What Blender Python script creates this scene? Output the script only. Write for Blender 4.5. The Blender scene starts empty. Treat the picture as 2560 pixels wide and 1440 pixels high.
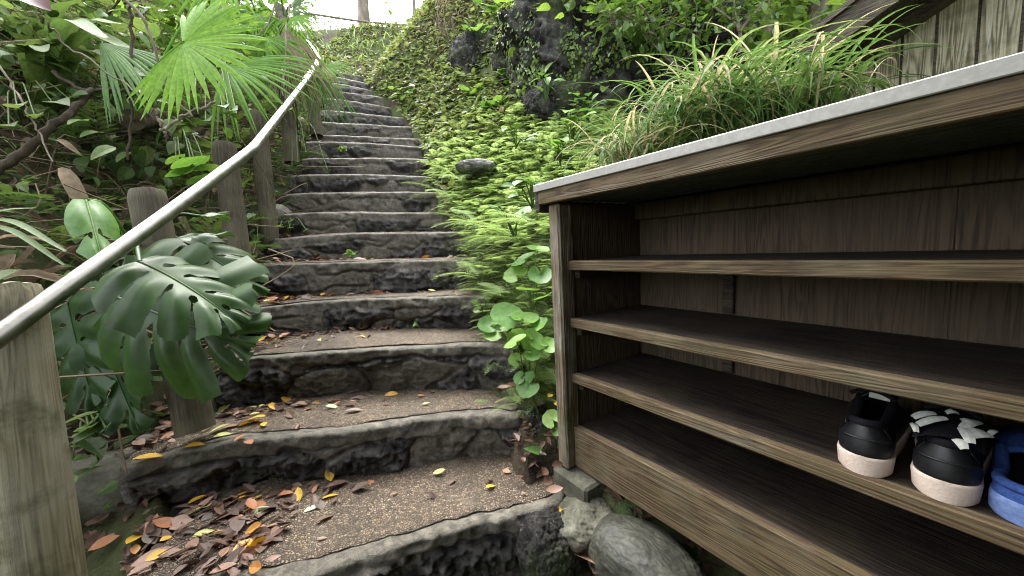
import bpy, math, random
import numpy as np
from mathutils import Matrix, Vector

# ------------------------------------------------------------------ scene, camera, sky, sun, exposure
sc = bpy.context.scene
COL = sc.collection
RS = np.random.RandomState(7)
random.seed(7)
FPX = 930.0                      # focal length in pixels of the 2560 px wide photograph
ROLL, PITCH = math.radians(3.0), math.radians(6.2)
CAM = np.array([0.0, 0.0, 1.0])
_fw = np.array([0, math.cos(PITCH), -math.sin(PITCH)]); _u0 = np.array([0, math.sin(PITCH), math.cos(PITCH)]); _r0 = np.array([1.0, 0, 0])
_c, _s = math.cos(ROLL), math.sin(ROLL)
_rt = _c * _r0 - _s * _u0
_up = _s * _r0 + _c * _u0
camd = bpy.data.cameras.new('camera'); cam = bpy.data.objects.new('camera', camd); COL.objects.link(cam)
camd.sensor_width = 36.0; camd.lens = 36.0 * FPX / 2560.0; camd.clip_start = 0.02; camd.clip_end = 500
cam.matrix_world = Matrix(((_rt[0], _up[0], -_fw[0], CAM[0]), (_rt[1], _up[1], -_fw[1], CAM[1]), (_rt[2], _up[2], -_fw[2], CAM[2]), (0, 0, 0, 1)))
sc.camera = cam

SUN_EL, SUN_AZ = math.radians(58), math.radians(-32)      # azimuth from +Y towards +X
w = bpy.data.worlds.new('World'); sc.world = w; w.use_nodes = True
nt = w.node_tree; nt.nodes.clear()
sky = nt.nodes.new('ShaderNodeTexSky'); sky.sky_type = 'NISHITA'; sky.sun_disc = False
sky.sun_elevation = SUN_EL; sky.sun_rotation = SUN_AZ; sky.dust_density = 3.0; sky.air_density = 1.0; sky.ozone_density = 1.0
hs = nt.nodes.new('ShaderNodeHueSaturation'); hs.inputs['Saturation'].default_value = 0.22
bg = nt.nodes.new('ShaderNodeBackground'); bg.inputs['Strength'].default_value = 0.15
wo = nt.nodes.new('ShaderNodeOutputWorld')
nt.links.new(sky.outputs[0], hs.inputs['Color']); nt.links.new(hs.outputs[0], bg.inputs[0]); nt.links.new(bg.outputs[0], wo.inputs[0])
sl = bpy.data.lights.new('sun', 'SUN'); sl.energy = 0.9; sl.angle = math.radians(60); sl.color = (1, 0.96, 0.88)
so = bpy.data.objects.new('sun', sl); COL.objects.link(so)
_sd = Vector((math.sin(SUN_AZ) * math.cos(SUN_EL), math.cos(SUN_AZ) * math.cos(SUN_EL), math.sin(SUN_EL)))
so.rotation_euler = _sd.to_track_quat('Z', 'Y').to_euler(); so.location = (0, 0, 12)
sc.view_settings.view_transform = 'Standard'; sc.view_settings.look = 'None'; sc.view_settings.gamma = 1
sc.view_settings.exposure = 3.15
sc.cycles.max_bounces = 10; sc.cycles.diffuse_bounces = 7; sc.cycles.use_adaptive_sampling = False; sc.cycles.glossy_bounces = 2; sc.cycles.transmission_bounces = 3
sc.cycles.filter_width = 1.1; sc.cycles.use_denoising = True; sc.cycles.sample_clamp_indirect = 4.0
sc.cycles.caustics_reflective = False; sc.cycles.caustics_refractive = False

# ------------------------------------------------------------------ geometry helpers
def ray(px, py): return (px - 1280) / FPX * _rt - (py - 720) / FPX * _up + _fw
def P(px, py, d): return CAM + ray(px, py) * d
def onz(px, py, z):
    r = ray(px, py); return CAM + r * ((z - CAM[2]) / r[2])
def unit(v): v = np.asarray(v, float); return v / (np.linalg.norm(v) + 1e-12)
def frame(d, up):
    x = unit(d); y = np.cross(up, x); y = unit(y); z = np.cross(x, y)
    return np.stack([x, y, z], 1)            # columns
def smooth(a, b, x): t = np.clip((x - a) / (b - a), 0, 1); return t * t * (3 - 2 * t)

def _hash(i, j, k):
    h = (i.astype(np.int64) * 374761393 + j.astype(np.int64) * 668265263 + k.astype(np.int64) * 2147483647 // 7) & 0xffffffff
    h = ((h ^ (h >> 13)) * 1274126177) & 0xffffffff
    h = ((h ^ (h >> 16)) * 2246822519) & 0xffffffff
    return ((h ^ (h >> 15)) & 0xffff) / 65535.0
def vnoise(p):
    p = np.asarray(p, float); i = np.floor(p); f = p - i; f = f * f * (3 - 2 * f); i = i.astype(np.int64); r = 0
    for a in (0, 1):
        for b in (0, 1):
            for c in (0, 1):
                wgt = (f[:, 0] if a else 1 - f[:, 0]) * (f[:, 1] if b else 1 - f[:, 1]) * (f[:, 2] if c else 1 - f[:, 2])
                r = r + wgt * _hash(i[:, 0] + a, i[:, 1] + b, i[:, 2] + c)
    return r
def fbm(p, octv=4, gain=0.5):
    p = np.asarray(p, float); r = 0; a = 1; t = 0
    for o in range(octv): r = r + a * (vnoise(p * 2 ** o + 17.3 * o) - 0.5); t += a; a *= gain
    return r / t * 2
def ridged(p, octv=4):
    p = np.asarray(p, float); r = 0; a = 1; t = 0
    for o in range(octv): r = r + a * (1 - np.abs(2 * vnoise(p * 2 ** o + 31.7 * o) - 1)); t += a; a *= .55
    return r / t
def voronoi2(x, y):
    ix, iy = np.floor(x).astype(np.int64), np.floor(y).astype(np.int64)
    f1 = np.full(x.shape, 9.0); f2 = np.full(x.shape, 9.0); idr = np.zeros(x.shape)
    for a in (-1, 0, 1):
        for b in (-1, 0, 1):
            cx, cy = ix + a, iy + b
            jx = cx + .15 + .7 * _hash(cx, cy, cx * 0 + 3); jy = cy + .15 + .7 * _hash(cx, cy, cx * 0 + 5)
            d = np.hypot(x - jx, y - jy); rid = _hash(cx, cy, cx * 0 + 9)
            n = d < f1; f2 = np.where(n, f1, np.minimum(f2, d)); idr = np.where(n, rid, idr); f1 = np.where(n, d, f1)
    return f1, f2, idr

class Acc:
    """gathers vertices, quads / triangles and a per-face tint, then links them as ONE mesh object"""
    def __init__(s): s.V = []; s.F = {3: [], 4: []}; s.T = {3: [], 4: []}; s.n = 0; s.extra = {}
    def add(s, V, F, tint=0.5):
        V = np.asarray(V, float); F = np.asarray(F, np.int64); k = F.shape[1]
        s.V.append(V); s.F[k].append(F + s.n); s.T[k].append(np.broadcast_to(np.asarray(tint, float), (len(F),))); s.n += len(V)
    def build(s, name, mat, parent=None, smooth_=True, attrs=None, loc=None):
        V = np.concatenate(s.V) if s.V else np.zeros((0, 3))
        if loc is not None: V = V - np.asarray(loc)
        me = bpy.data.meshes.new(name); me.vertices.add(len(V)); me.vertices.foreach_set('co', V.astype(np.float32).ravel())
        fl = []; ls = []; lt = []; tt = []; off = 0
        for k in (4, 3):
            if s.F[k]:
                f = np.concatenate(s.F[k]); fl.append(f.ravel()); ls.append(off + np.arange(len(f)) * k); lt.append(np.full(len(f), k)); tt.append(np.concatenate(s.T[k])); off += f.size
        fl = np.concatenate(fl); ls = np.concatenate(ls); lt = np.concatenate(lt); tt = np.concatenate(tt)
        me.loops.add(len(fl)); me.loops.foreach_set('vertex_index', fl.astype(np.int32))
        me.polygons.add(len(ls)); me.polygons.foreach_set('loop_start', ls.astype(np.int32)); me.polygons.foreach_set('loop_total', lt.astype(np.int32))
        me.update(calc_edges=True); me.validate()
        me.polygons.foreach_set('use_smooth', np.full(len(me.polygons), smooth_))
        if len(me.polygons) == len(tt):
            a = me.attributes.new('tint', 'FLOAT', 'FACE'); a.data.foreach_set('value', tt.astype(np.float32))
        for k, v in (attrs or {}).items():
            a = me.attributes.new(k, 'FLOAT', 'POINT'); a.data.foreach_set('value', np.asarray(v, np.float32))
        me.materials.append(mat)
        o = bpy.data.objects.new(name, me); COL.objects.link(o)
        if loc is not None: o.location = loc
        if parent is not None: o.parent = parent
        return o

def tag(o, label=None, cat=None, group=None, kind=None):
    if label: o['label'] = label
    if cat: o['category'] = cat
    if group: o['group'] = group
    if kind: o['kind'] = kind
    return o
def thing(name, label, cat, loc=(0, 0, 0), rotz=0.0, group=None):
    o = bpy.data.objects.new(name, None); COL.objects.link(o); o.location = loc; o.rotation_euler = (0, 0, rotz); o.empty_display_size = .1
    bpy.context.view_layer.update() if False else None
    return tag(o, label, cat, group)
def grid_faces(nu, nv, wrap=False):
    """quads of a grid with index u*nv+v"""
    u = np.arange(nu if wrap else nu - 1); v = np.arange(nv - 1); U, Vv = np.meshgrid(u, v, indexing='ij'); U2 = (U + 1) % nu
    return np.stack([U * nv + Vv, U2 * nv + Vv, U2 * nv + Vv + 1, U * nv + Vv + 1], -1).reshape(-1, 4)
def tube(acc, pts, rad, n=8, tint=.5, caps=True):
    pts = np.asarray(pts, float); m = len(pts); rad = np.broadcast_to(np.asarray(rad, float), (m,))
    tg = np.gradient(pts, axis=0); tg /= np.linalg.norm(tg, axis=1)[:, None] + 1e-12
    up = np.array([.13, .21, .97]); nrm = np.cross(tg, up); nrm /= np.linalg.norm(nrm, axis=1)[:, None] + 1e-9; bn = np.cross(tg, nrm)
    a = np.linspace(0, 2 * math.pi, n, endpoint=False)
    V = pts[:, None] + rad[:, None, None] * (np.cos(a)[None, :, None] * nrm[:, None] + np.sin(a)[None, :, None] * bn[:, None])
    V = V.transpose(1, 0, 2).reshape(-1, 3)
    acc.add(V, grid_faces(n, m, True), tint)
    if caps:
        for e in (0, m - 1):
            ring = V[np.arange(n) * m + e]; c = ring.mean(0)
            acc.add(np.vstack([ring, c]), [[i, (i + 1) % n, n] if e else [(i + 1) % n, i, n] for i in range(n)], tint)
def box(acc, lo, hi, bev=.003, tint=.5):
    """box with chamfered edges"""
    lo = np.asarray(lo, float); hi = np.asarray(hi, float); c = (lo + hi) / 2; h = (hi - lo) / 2; b = min(bev, *(h * .49))
    V = []; idx = {}
    for sx in (-1, 1):
        for sy in (-1, 1):
            for sz in (-1, 1):
                for ax in range(3):
                    p = np.array([sx, sy, sz]) * (h - b); p[ax] = (sx, sy, sz)[ax] * h[ax]; idx[(sx, sy, sz, ax)] = len(V); V.append(c + p)
    Q = []; T = []
    for ax in range(3):
        o1, o2 = [(1, 2), (2, 0), (0, 1)][ax]
        for s in (-1, 1):
            q = []
            for (a, b2) in ((-1, -1), (1, -1), (1, 1), (-1, 1)):
                k = [0, 0, 0]; k[ax] = s; k[o1] = a; k[o2] = b2; q.append(idx[(k[0], k[1], k[2], ax)])
            Q.append(q if s > 0 else q[::-1])
        for a in (-1, 1):
            for b2 in (-1, 1):
                k0 = [0, 0, 0]; k1 = [0, 0, 0]; k0[o1] = k1[o1] = a; k0[o2] = k1[o2] = b2; k0[ax] = -1; k1[ax] = 1
                q = [idx[(*k0, o1)], idx[(*k1, o1)], idx[(*k1, o2)], idx[(*k0, o2)]]
                Q.append(q if a * b2 < 0 else q[::-1])
    for sx in (-1, 1):
        for sy in (-1, 1):
            for sz in (-1, 1):
                t = [idx[(sx, sy, sz, a)] for a in range(3)]; T.append(t if sx * sy * sz > 0 else t[::-1])
    acc.add(V, Q, tint)
    acc.V.append(np.zeros((0, 3))); acc.F[3].append(np.asarray(T) + acc.n - len(V)); acc.T[3].append(np.full(len(T), tint))
def pathpts(pts, n):
    """smooth (Catmull-Rom) resampling of a polyline"""
    pts = np.asarray(pts, float); m = len(pts)
    if m == 2: return pts[0] + (pts[1] - pts[0]) * np.linspace(0, 1, n)[:, None]
    e = np.vstack([2 * pts[0] - pts[1], pts, 2 * pts[-1] - pts[-2]]); out = []
    for t in np.linspace(0, m - 1 - 1e-6, n):
        i = int(t); f = t - i; a, b, c, d = e[i], e[i + 1], e[i + 2], e[i + 3]
        out.append(.5 * (2 * b + (c - a) * f + (2 * a - 5 * b + 4 * c - d) * f * f + (3 * b - a - 3 * c + d) * f ** 3))
    return np.array(out)

# ------------------------------------------------------------------ materials
class M:
    """short-hand for building a node material"""
    def __init__(s, name):
        s.m = bpy.data.materials.new(name); s.m.use_nodes = True; s.t = s.m.node_tree; s.t.nodes.clear()
        s.out = s.n('ShaderNodeOutputMaterial'); s.b = s.n('ShaderNodeBsdfPrincipled'); s.l(s.b, 0, s.out, 0)
    def n(s, k, **kw):
        x = s.t.nodes.new(k)
        for a, v in kw.items():
            if a in x.inputs: x.inputs[a].default_value = v
            else: setattr(x, a, v)
        return x
    def l(s, a, i, b, j): s.t.links.new(a.outputs[i], b.inputs[j])
    def coord(s, kind='Object', scale=(1, 1, 1), rot=(0, 0, 0)):
        c = s.n('ShaderNodeTexCoord'); mp = s.n('ShaderNodeMapping'); mp.inputs['Scale'].default_value = scale; mp.inputs['Rotation'].default_value = rot
        s.l(c, kind, mp, 0); return mp
    def noise(s, co, scale, detail=4, rough=.55, dist=0.0):
        x = s.n('ShaderNodeTexNoise'); x.inputs['Scale'].default_value = scale; x.inputs['Detail'].default_value = detail
        x.inputs['Roughness'].default_value = rough; x.inputs['Distortion'].default_value = dist
        if co is not None: s.l(co, 0, x, 'Vector')
        return x
    def ramp(s, src, stops, out=0):
        r = s.n('ShaderNodeValToRGB'); e = r.color_ramp.elements
        while len(e) < len(stops): e.new(.5)
        for k, (p, c) in enumerate(stops): e[k].position = p; e[k].color = (*c, 1) if len(c) == 3 else c
        s.l(src, out, r, 0); return r
    def mix(s, fac, a, b, mode='MIX', fo=0):
        x = s.n('ShaderNodeMix', data_type='RGBA', blend_type=mode)
        if isinstance(fac, (int, float)): x.inputs[0].default_value = fac
        else: s.t.links.new(fac.outputs[fo], x.inputs[0])
        for k, v in ((6, a), (7, b)):
            if isinstance(v, tuple): x.inputs[k].default_value = (*v, 1)
            else: s.t.links.new((v.outputs[2] if v.bl_idname == 'ShaderNodeMix' else v.outputs[0]), x.inputs[k])
        return x
    def math(s, op, a, b=None, c=None):
        x = s.n('ShaderNodeMath', operation=op)
        for k, v in enumerate((a, b, c)):
            if v is None: continue
            if isinstance(v, (int, float)): x.inputs[k].default_value = v
            else: s.t.links.new(v.outputs[0], x.inputs[k])
        return x
    def color(s, src): s.t.links.new((src.outputs[2] if src.bl_idname == 'ShaderNodeMix' else src.outputs[0]), s.b.inputs['Base Color']); return s
    def bump(s, src, strength=.5, dist=.01, out=0):
        b = s.n('ShaderNodeBump', Strength=strength, Distance=dist); s.t.links.new(src.outputs[out], b.inputs['Height']); s.l(b, 0, s.b, 'Normal'); return b
    def rough(s, v, spec=None):
        if isinstance(v, (int, float)): s.b.inputs['Roughness'].default_value = v
        else: s.t.links.new(v.outputs[0], s.b.inputs['Roughness'])
        if spec is not None: s.b.inputs['Specular IOR Level'].default_value = spec
        return s
    def attr(s, name): return s.n('ShaderNodeAttribute', attribute_name=name)

def leaf_mat(name, stops, rough=.45, transl=.35, spot=None, spec=.5, scale=60):
    m = M(name); a = m.attr('tint'); r = m.ramp(a, stops, out=2)
    co = m.coord('Object'); nz = m.noise(co, scale, 3); v = m.ramp(nz, [(.3, (.75,) * 3), (.7, (1.2,) * 3)])
    c = m.mix(1.0, r, v, 'MULTIPLY')
    if spot:
        sp = m.ramp(m.noise(co, 22, 4), [(.62, (0,) * 3), (.72, (1,) * 3)]); c = m.mix(sp, c, spot)
    m.color(c); m.rough(rough, spec); m.bump(nz, .15, .002)
    tr = m.n('ShaderNodeBsdfTranslucent'); hsv = m.n('ShaderNodeHueSaturation', Saturation=1.1, Value=1.5); hsv.inputs['Hue'].default_value = .485
    m.t.links.new(c.outputs[2], hsv.inputs['Color']); m.l(hsv, 0, tr, 0)
    mx = m.n('ShaderNodeMixShader'); mx.inputs[0].default_value = transl
    m.l(m.b, 0, mx, 1); m.l(tr, 0, mx, 2); m.l(mx, 0, m.out, 0); return m.m

def wood_mat(name, axis, dark, mid, light, grey=None, moss=.3, rough=.75, scale=1.0, seam=None, white=None, ringw=.45):
    """weathered board: grain runs along the given local axis"""
    m = M(name); s = [26 * scale] * 3; s['XYZ'.index(axis)] = 1.6 * scale
    oi = m.n('ShaderNodeObjectInfo'); c0 = m.n('ShaderNodeTexCoord'); add = m.n('ShaderNodeVectorMath', operation='ADD'); m.l(c0, 'Object', add, 0)
    mul = m.n('ShaderNodeVectorMath', operation='SCALE'); cb = m.n('ShaderNodeCombineXYZ'); m.l(oi, 'Random', cb, 0); m.l(oi, 'Random', cb, 1); m.l(oi, 'Random', cb, 2)
    m.l(cb, 0, mul, 0); mul.inputs['Scale'].default_value = 7.0; m.l(mul, 0, add, 1)
    mp = m.n('ShaderNodeMapping'); mp.inputs['Scale'].default_value = s; m.l(add, 0, mp, 0)
    big = m.noise(mp, 1.1, 2, .5, 1.2)                       # growth rings
    wv = m.math('SINE', m.math('MULTIPLY', big, 46.0)); rg = m.math('MULTIPLY_ADD', wv, .5, .5)
    s2 = [260 * scale] * 3; s2['XYZ'.index(axis)] = 5 * scale
    mp2 = m.n('ShaderNodeMapping'); mp2.inputs['Scale'].default_value = s2; m.l(add, 0, mp2, 0)
    fib = m.noise(mp2, 1.0, 3, .6)
    h = m.math('ADD', m.math('MULTIPLY', rg, ringw), m.math('MULTIPLY', fib, 1 - ringw))
    c = m.ramp(h, [(.2, dark), (.5, mid), (.8, light)])
    pl = m.n('ShaderNodeMapping'); pl.inputs['Scale'].default_value = (1, 1, 1); m.l(add, 0, pl, 0)
    pat = m.noise(pl, 5, 5, .6)
    if grey: c = m.mix(m.ramp(pat, [(.45, (0,) * 3), (.62, (1,) * 3)]), c, m.mix(.5, c, grey))
    if moss:
        pm = m.noise(pl, 9, 6, .65); c = m.mix(m.ramp(pm, [(.5, (0,) * 3), (.66, (moss,) * 3)]), c, (.06, .062, .022))
    if white:
        s3 = [38.0] * 3; s3['XYZ'.index(axis)] = 2.4
        mp3 = m.n('ShaderNodeMapping'); mp3.inputs['Scale'].default_value = s3; m.l(add, 0, mp3, 0)
        wn = m.noise(mp3, 1, 5, .7); c = m.mix(m.ramp(wn, [(.6, (0,) * 3), (.7, (white,) * 3)]), c, (.42, .42, .37))
    m.color(c); m.rough(rough, .3); m.bump(h, .55, .004); return m.m

MAT = {}
def build_materials():
    G = MAT
    # ground
    m = M('soil'); co = m.coord(); n1 = m.noise(co, 6, 6, .65); n2 = m.noise(co, 45, 5, .7)
    c = m.ramp(n1, [(.3, (.018, .013, .009)), (.55, (.045, .033, .022)), (.75, (.075, .058, .038))])
    c = m.mix(m.ramp(n2, [(.5, (0,) * 3), (.7, (.6,) * 3)]), c, (.09, .07, .045)); c = m.mix(m.ramp(m.noise(co, 2.3, 5), [(.38, (0,) * 3), (.58, (.85,) * 3)]), c, (.055, .08, .024))
    m.color(c); m.rough(.9, .2); m.bump(n2, .8, .02); G['soil'] = m.m
    # step body: grey mortar lip and black lava stones, told apart by the point attribute 'lava'
    m = M('lava_and_mortar'); co = m.coord(); a = m.attr('lava'); n1 = m.noise(co, 14, 6, .65); n2 = m.noise(co, 90, 5, .75); n3 = m.noise(co, 330, 3, .7)
    mor = m.ramp(n1, [(.3, (.055, .048, .037)), (.5, (.12, .107, .083)), (.7, (.205, .185, .145))]); mor = m.mix(m.ramp(n3, [(.4, (.0,) * 3), (.75, (.7,) * 3)]), mor, (.24, .22, .18)); mor = m.mix(m.ramp(n2, [(.52, (0,) * 3), (.7, (.75,) * 3)]), mor, (.045, .042, .035))
    lav = m.ramp(n1, [(.36, (.006, .0056, .0056)), (.5, (.022, .02, .019)), (.64, (.08, .073, .068))]); lav = m.mix(m.ramp(n2, [(.5, (0,) * 3), (.75, (.6,) * 3)]), lav, (.09, .087, .084))
    lav = m.mix(m.ramp(m.noise(co, 5, 4), [(.55, (0,) * 3), (.7, (.5,) * 3)]), lav, (.07, .058, .044))
    mor = m.mix(m.ramp(m.noise(co, 34, 6, .75), [(.46, (0,) * 3), (.6, (.8,) * 3)]), mor, (.05, .045, .036)); c = m.mix(a, mor, lav, fo=2); moss = m.ramp(m.noise(co, 5.5, 7, .7), [(.54, (0,) * 3), (.72, (.8,) * 3)]); c = m.mix(moss, c, (.034, .045, .014))
    m.color(c); m.rough(m.ramp(n1, [(.3, (.5,) * 3), (.7, (.85,) * 3)]), .4); hh = m.math('ADD', m.math('MULTIPLY', n2, .7), m.math('MULTIPLY', n3, .35)); m.bump(hh, 1.0, .012); G['lava'] = m.m
    # rock outcrop
    m = M('outcrop_rock'); co = m.coord(); n1 = m.noise(co, 5, 7, .7); n2 = m.noise(co, 40, 5, .75)
    c = m.ramp(n1, [(.36, (.007, .007, .0065)), (.5, (.026, .025, .023)), (.63, (.085, .083, .075))]); c = m.mix(m.ramp(n2, [(.57, (0,) * 3), (.7, (.8,) * 3)]), c, (.14, .14, .125))
    c = m.mix(m.ramp(m.noise(co, 3, 6, .65), [(.5, (0,) * 3), (.64, (.75,) * 3)]), c, (.035, .05, .014)); m.color(c); m.rough(.95, .12); m.bump(n2, .9, .02); G['rock'] = m.m
    m = M('lichen_rock'); co = m.coord(); n1 = m.noise(co, 11, 6, .7); n2 = m.noise(co, 60, 5, .75)
    c = m.ramp(n1, [(.35, (.05, .048, .04)), (.5, (.15, .145, .13)), (.64, (.3, .29, .265))]); c = m.mix(m.ramp(n2, [(.55, (0,) * 3), (.65, (.7,) * 3)]), c, (.05, .045, .04)); m.color(c); m.rough(.85, .3); m.bump(n2, .8, .015); G['lichen'] = m.m
    m = M('river_stone'); co = m.coord(); n1 = m.noise(co, 9, 6, .7); n2 = m.noise(co, 130, 4, .7)
    c = m.ramp(n1, [(.36, (.014, .015, .010)), (.52, (.034, .035, .025)), (.66, (.095, .1, .075))]); c = m.mix(m.ramp(n2, [(.5, (0,) * 3), (.62, (.7,) * 3)]), c, (.045, .045, .034)); m.color(c); m.rough(.6, .4); m.bump(n2, .25, .004); G['stone'] = m.m
    # exposed aggregate
    m = M('washed_gravel'); co = m.coord(); v = m.n('ShaderNodeTexVoronoi', feature='F1'); v.inputs['Scale'].default_value = 150; m.l(co, 0, v, 'Vector')
    v2 = m.n('ShaderNodeTexVoronoi', feature='DISTANCE_TO_EDGE'); v2.inputs['Scale'].default_value = 150; m.l(co, 0, v2, 'Vector')
    sp = m.n('ShaderNodeSeparateColor'); m.l(v, 'Color', sp, 0); r = m.ramp(sp, [(0, (.08, .065, .05)), (.35, (.15, .108, .07)), (.7, (.24, .175, .11)), (1, (.35, .27, .18))])
    gap = m.ramp(v2, [(.03, (1,) * 3), (.16, (0,) * 3)]); c = m.mix(gap, r, (.045, .037, .029)); pn = m.noise(co, 4.5, 6, .65)
    c = m.mix(m.ramp(pn, [(.35, (.55,) * 3), (.55, (0,) * 3)]), c, (.04, .034, .026)); c = m.mix(m.ramp(m.noise(co, 8, 5, .6), [(.56, (0,) * 3), (.7, (.55,) * 3)]), c, (.16, .14, .11))
    m.color(c); m.rough(.7, .35); m.bump(m.ramp(v2, [(0, (0,) * 3), (.25, (1,) * 3)]), 1.0, .004); G['gravel'] = m.m
    # concrete block
    m = M('mossy_concrete'); co = m.coord(); n1 = m.noise(co, 16, 6, .7); n2 = m.noise(co, 120, 4, .7)
    c = m.ramp(n1, [(.32, (.04, .04, .028)), (.52, (.09, .088, .065)), (.7, (.17, .165, .13))]); m.color(c); m.rough(.85, .3); m.bump(n2, .5, .006); G['concrete'] = m.m
    # woods
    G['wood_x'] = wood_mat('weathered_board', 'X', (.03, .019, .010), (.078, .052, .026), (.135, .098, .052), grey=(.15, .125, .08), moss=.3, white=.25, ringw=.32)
    G['wood_z'] = wood_mat('weathered_post', 'Z', (.04, .028, .017), (.11, .08, .05), (.2, .15, .095), grey=(.24, .22, .18), moss=.6, white=.8)
    G['wood_in'] = wood_mat('dark_back_board', 'Z', (.026, .018, .011), (.08, .057, .035), (.105, .076, .047), grey=(.085, .064, .038), moss=.0, ringw=.35)
    G['wood_shelf_shaded'] = wood_mat('shaded_shelf_board', 'X', (.006, .004, .003), (.015, .01, .007), (.036, .024, .015), grey=(.045, .031, .02), moss=.25)  # shade inside the rack is put into this colour, darker than the fronts
    G['shed_board'] = wood_mat('lichened_board', 'Z', (.075, .063, .036), (.22, .2, .125), (.38, .355, .25), grey=(.4, .375, .26), moss=.55, white=.75, scale=.6)
    G['shed_dark'] = wood_mat('dark_eave_board', 'X', (.014, .011, .008), (.04, .03, .021), (.075, .058, .04), moss=.5)
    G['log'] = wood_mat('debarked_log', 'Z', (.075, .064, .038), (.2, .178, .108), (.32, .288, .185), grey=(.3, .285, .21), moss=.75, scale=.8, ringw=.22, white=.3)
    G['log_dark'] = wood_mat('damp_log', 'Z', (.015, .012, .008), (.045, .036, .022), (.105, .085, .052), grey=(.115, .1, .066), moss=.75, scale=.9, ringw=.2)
    m = M('aluminium_edging'); co = m.coord(); n = m.noise(co, 90, 4, .6); m.color(m.ramp(n, [(.3, (.27, .265, .245)), (.7, (.36, .355, .33))])); m.rough(.55, .4); m.b.inputs['Metallic'].default_value = .25; G['strip'] = m.m
    m = M('dark_sheet_metal'); co = m.coord('Object', (1, 1, 1)); n = m.noise(co, 20, 4); m.color(m.ramp(n, [(.3, (.05, .052, .058)), (.7, (.085, .088, .095))])); m.rough(.5, .4); G['sheet'] = m.m
    m = M('stainless_steel'); co = m.coord('Object'); n = m.noise(co, 30, 5, .6); m.color(m.ramp(n, [(.3, (.2, .19, .165)), (.7, (.31, .3, .265))])); m.b.inputs['Metallic'].default_value = 1; m.rough(m.ramp(n, [(.3, (.3,) * 3), (.7, (.48,) * 3)])); m.bump(n, .08, .002); G['steel'] = m.m
    # shoes
    m = M('black_leather'); co = m.coord(); n = m.noise(co, 220, 4); m.color(m.ramp(n, [(.3, (.004, .004, .005)), (.7, (.009, .009, .0105))])); m.rough(.42, .35); m.bump(n, .15, .001); G['leather'] = m.m
    m = M('foam_sole'); co = m.coord(); n = m.noise(co, 260, 4); m.color(m.ramp(n, [(.2, (.46, .37, .31)), (.8, (.56, .46, .39))])); m.rough(.8, .3); m.bump(n, .4, .002); G['sole'] = m.m
    m = M('black_fabric'); co = m.coord(); n = m.noise(co, 300, 3); m.color(m.ramp(n, [(.3, (.004, .004, .005)), (.7, (.012, .011, .014))])); m.rough(.95, .1); G['lining'] = m.m
    m = M('white_fabric'); co = m.coord(); n = m.noise(co, 200, 3); m.color(m.ramp(n, [(.3, (.36, .37, .33)), (.7, (.5, .51, .46))])); m.rough(.9, .2); m.bump(n, .2, .001); G['white'] = m.m
    m = M('blue_felt'); co = m.coord(); n = m.noise(co, 160, 5, .7); m.color(m.ramp(n, [(.3, (.016, .035, .13)), (.7, (.035, .075, .24))])); m.rough(.9, .2); m.bump(n, .5, .002); G['blue'] = m.m
    m = M('pale_blue_foam'); co = m.coord(); n = m.noise(co, 140, 5, .7); m.color(m.ramp(n, [(.3, (.07, .12, .28)), (.7, (.16, .22, .4))])); m.rough(.85, .2); m.bump(n, .4, .002); G['blue_sole'] = m.m
    # bark and twigs
    m = M('grey_bark'); co = m.coord('Object', (14, 14, 4)); n = m.noise(co, 1, 6, .65); m.color(m.ramp(n, [(.3, (.09, .075, .058)), (.55, (.2, .17, .135)), (.75, (.32, .28, .23))])); m.rough(.9, .2); m.bump(n, .6, .02); G['bark'] = m.m
    m = M('dark_bark'); co = m.coord('Object', (20, 20, 8)); n = m.noise(co, 1, 6, .65); m.color(m.ramp(n, [(.3, (.025, .02, .014)), (.55, (.06, .047, .032)), (.75, (.11, .09, .06))])); m.rough(.9, .2); m.bump(n, .6, .02); G['bark_dark'] = m.m
    m = M('twig'); a = m.attr('tint'); m.color(m.ramp(a, [(0, (.05, .035, .022)), (.5, (.13, .095, .062)), (1, (.26, .2, .135))], 2)); m.rough(.9, .2); G['twig'] = m.m
    # leaves
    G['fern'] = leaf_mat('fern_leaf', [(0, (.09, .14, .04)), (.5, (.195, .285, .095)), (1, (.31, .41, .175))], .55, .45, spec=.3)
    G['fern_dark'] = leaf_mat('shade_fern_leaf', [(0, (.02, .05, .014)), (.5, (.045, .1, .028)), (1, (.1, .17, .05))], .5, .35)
    G['creeper'] = leaf_mat('creeper_leaf', [(0, (.06, .09, .025)), (.45, (.15, .2, .06)), (.85, (.23, .28, .1)), (1, (.2, .16, .09))], .55, .3)
    G['sedge'] = leaf_mat('sedge_blade', [(0, (.045, .1, .03)), (.5, (.095, .165, .05)), (.72, (.18, .24, .09)), (.85, (.33, .29, .17)), (1, (.38, .33, .22))], .55, .35, spec=.2)
    G['broad'] = leaf_mat('broad_leaf', [(0, (.035, .09, .02)), (.5, (.085, .19, .038)), (1, (.18, .29, .07))], .42, .35, spec=.3)
    G['glossy'] = leaf_mat('glossy_leaf', [(0, (.015, .038, .010)), (.5, (.032, .07, .016)), (1, (.07, .13, .03))], .44, .25, scale=25, spec=.28)
    G['palm'] = leaf_mat('palm_leaf', [(0, (.048, .12, .012)), (.5, (.105, .235, .025)), (1, (.19, .34, .05))], .6, .45, spec=.15)
    G['palm_dark'] = leaf_mat('old_palm_leaf', [(0, (.022, .06, .014)), (.5, (.05, .115, .027)), (1, (.1, .18, .05))], .6, .35, spec=.15)
    G['dead'] = leaf_mat('dead_frond', [(0, (.07, .05, .03)), (.5, (.17, .13, .085)), (1, (.3, .25, .17))], .85, .25, spec=.15)
    G['shrub'] = leaf_mat('shrub_leaf', [(0, (.04, .085, .018)), (.5, (.09, .17, .035)), (1, (.18, .28, .06))], .4, .42)
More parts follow.
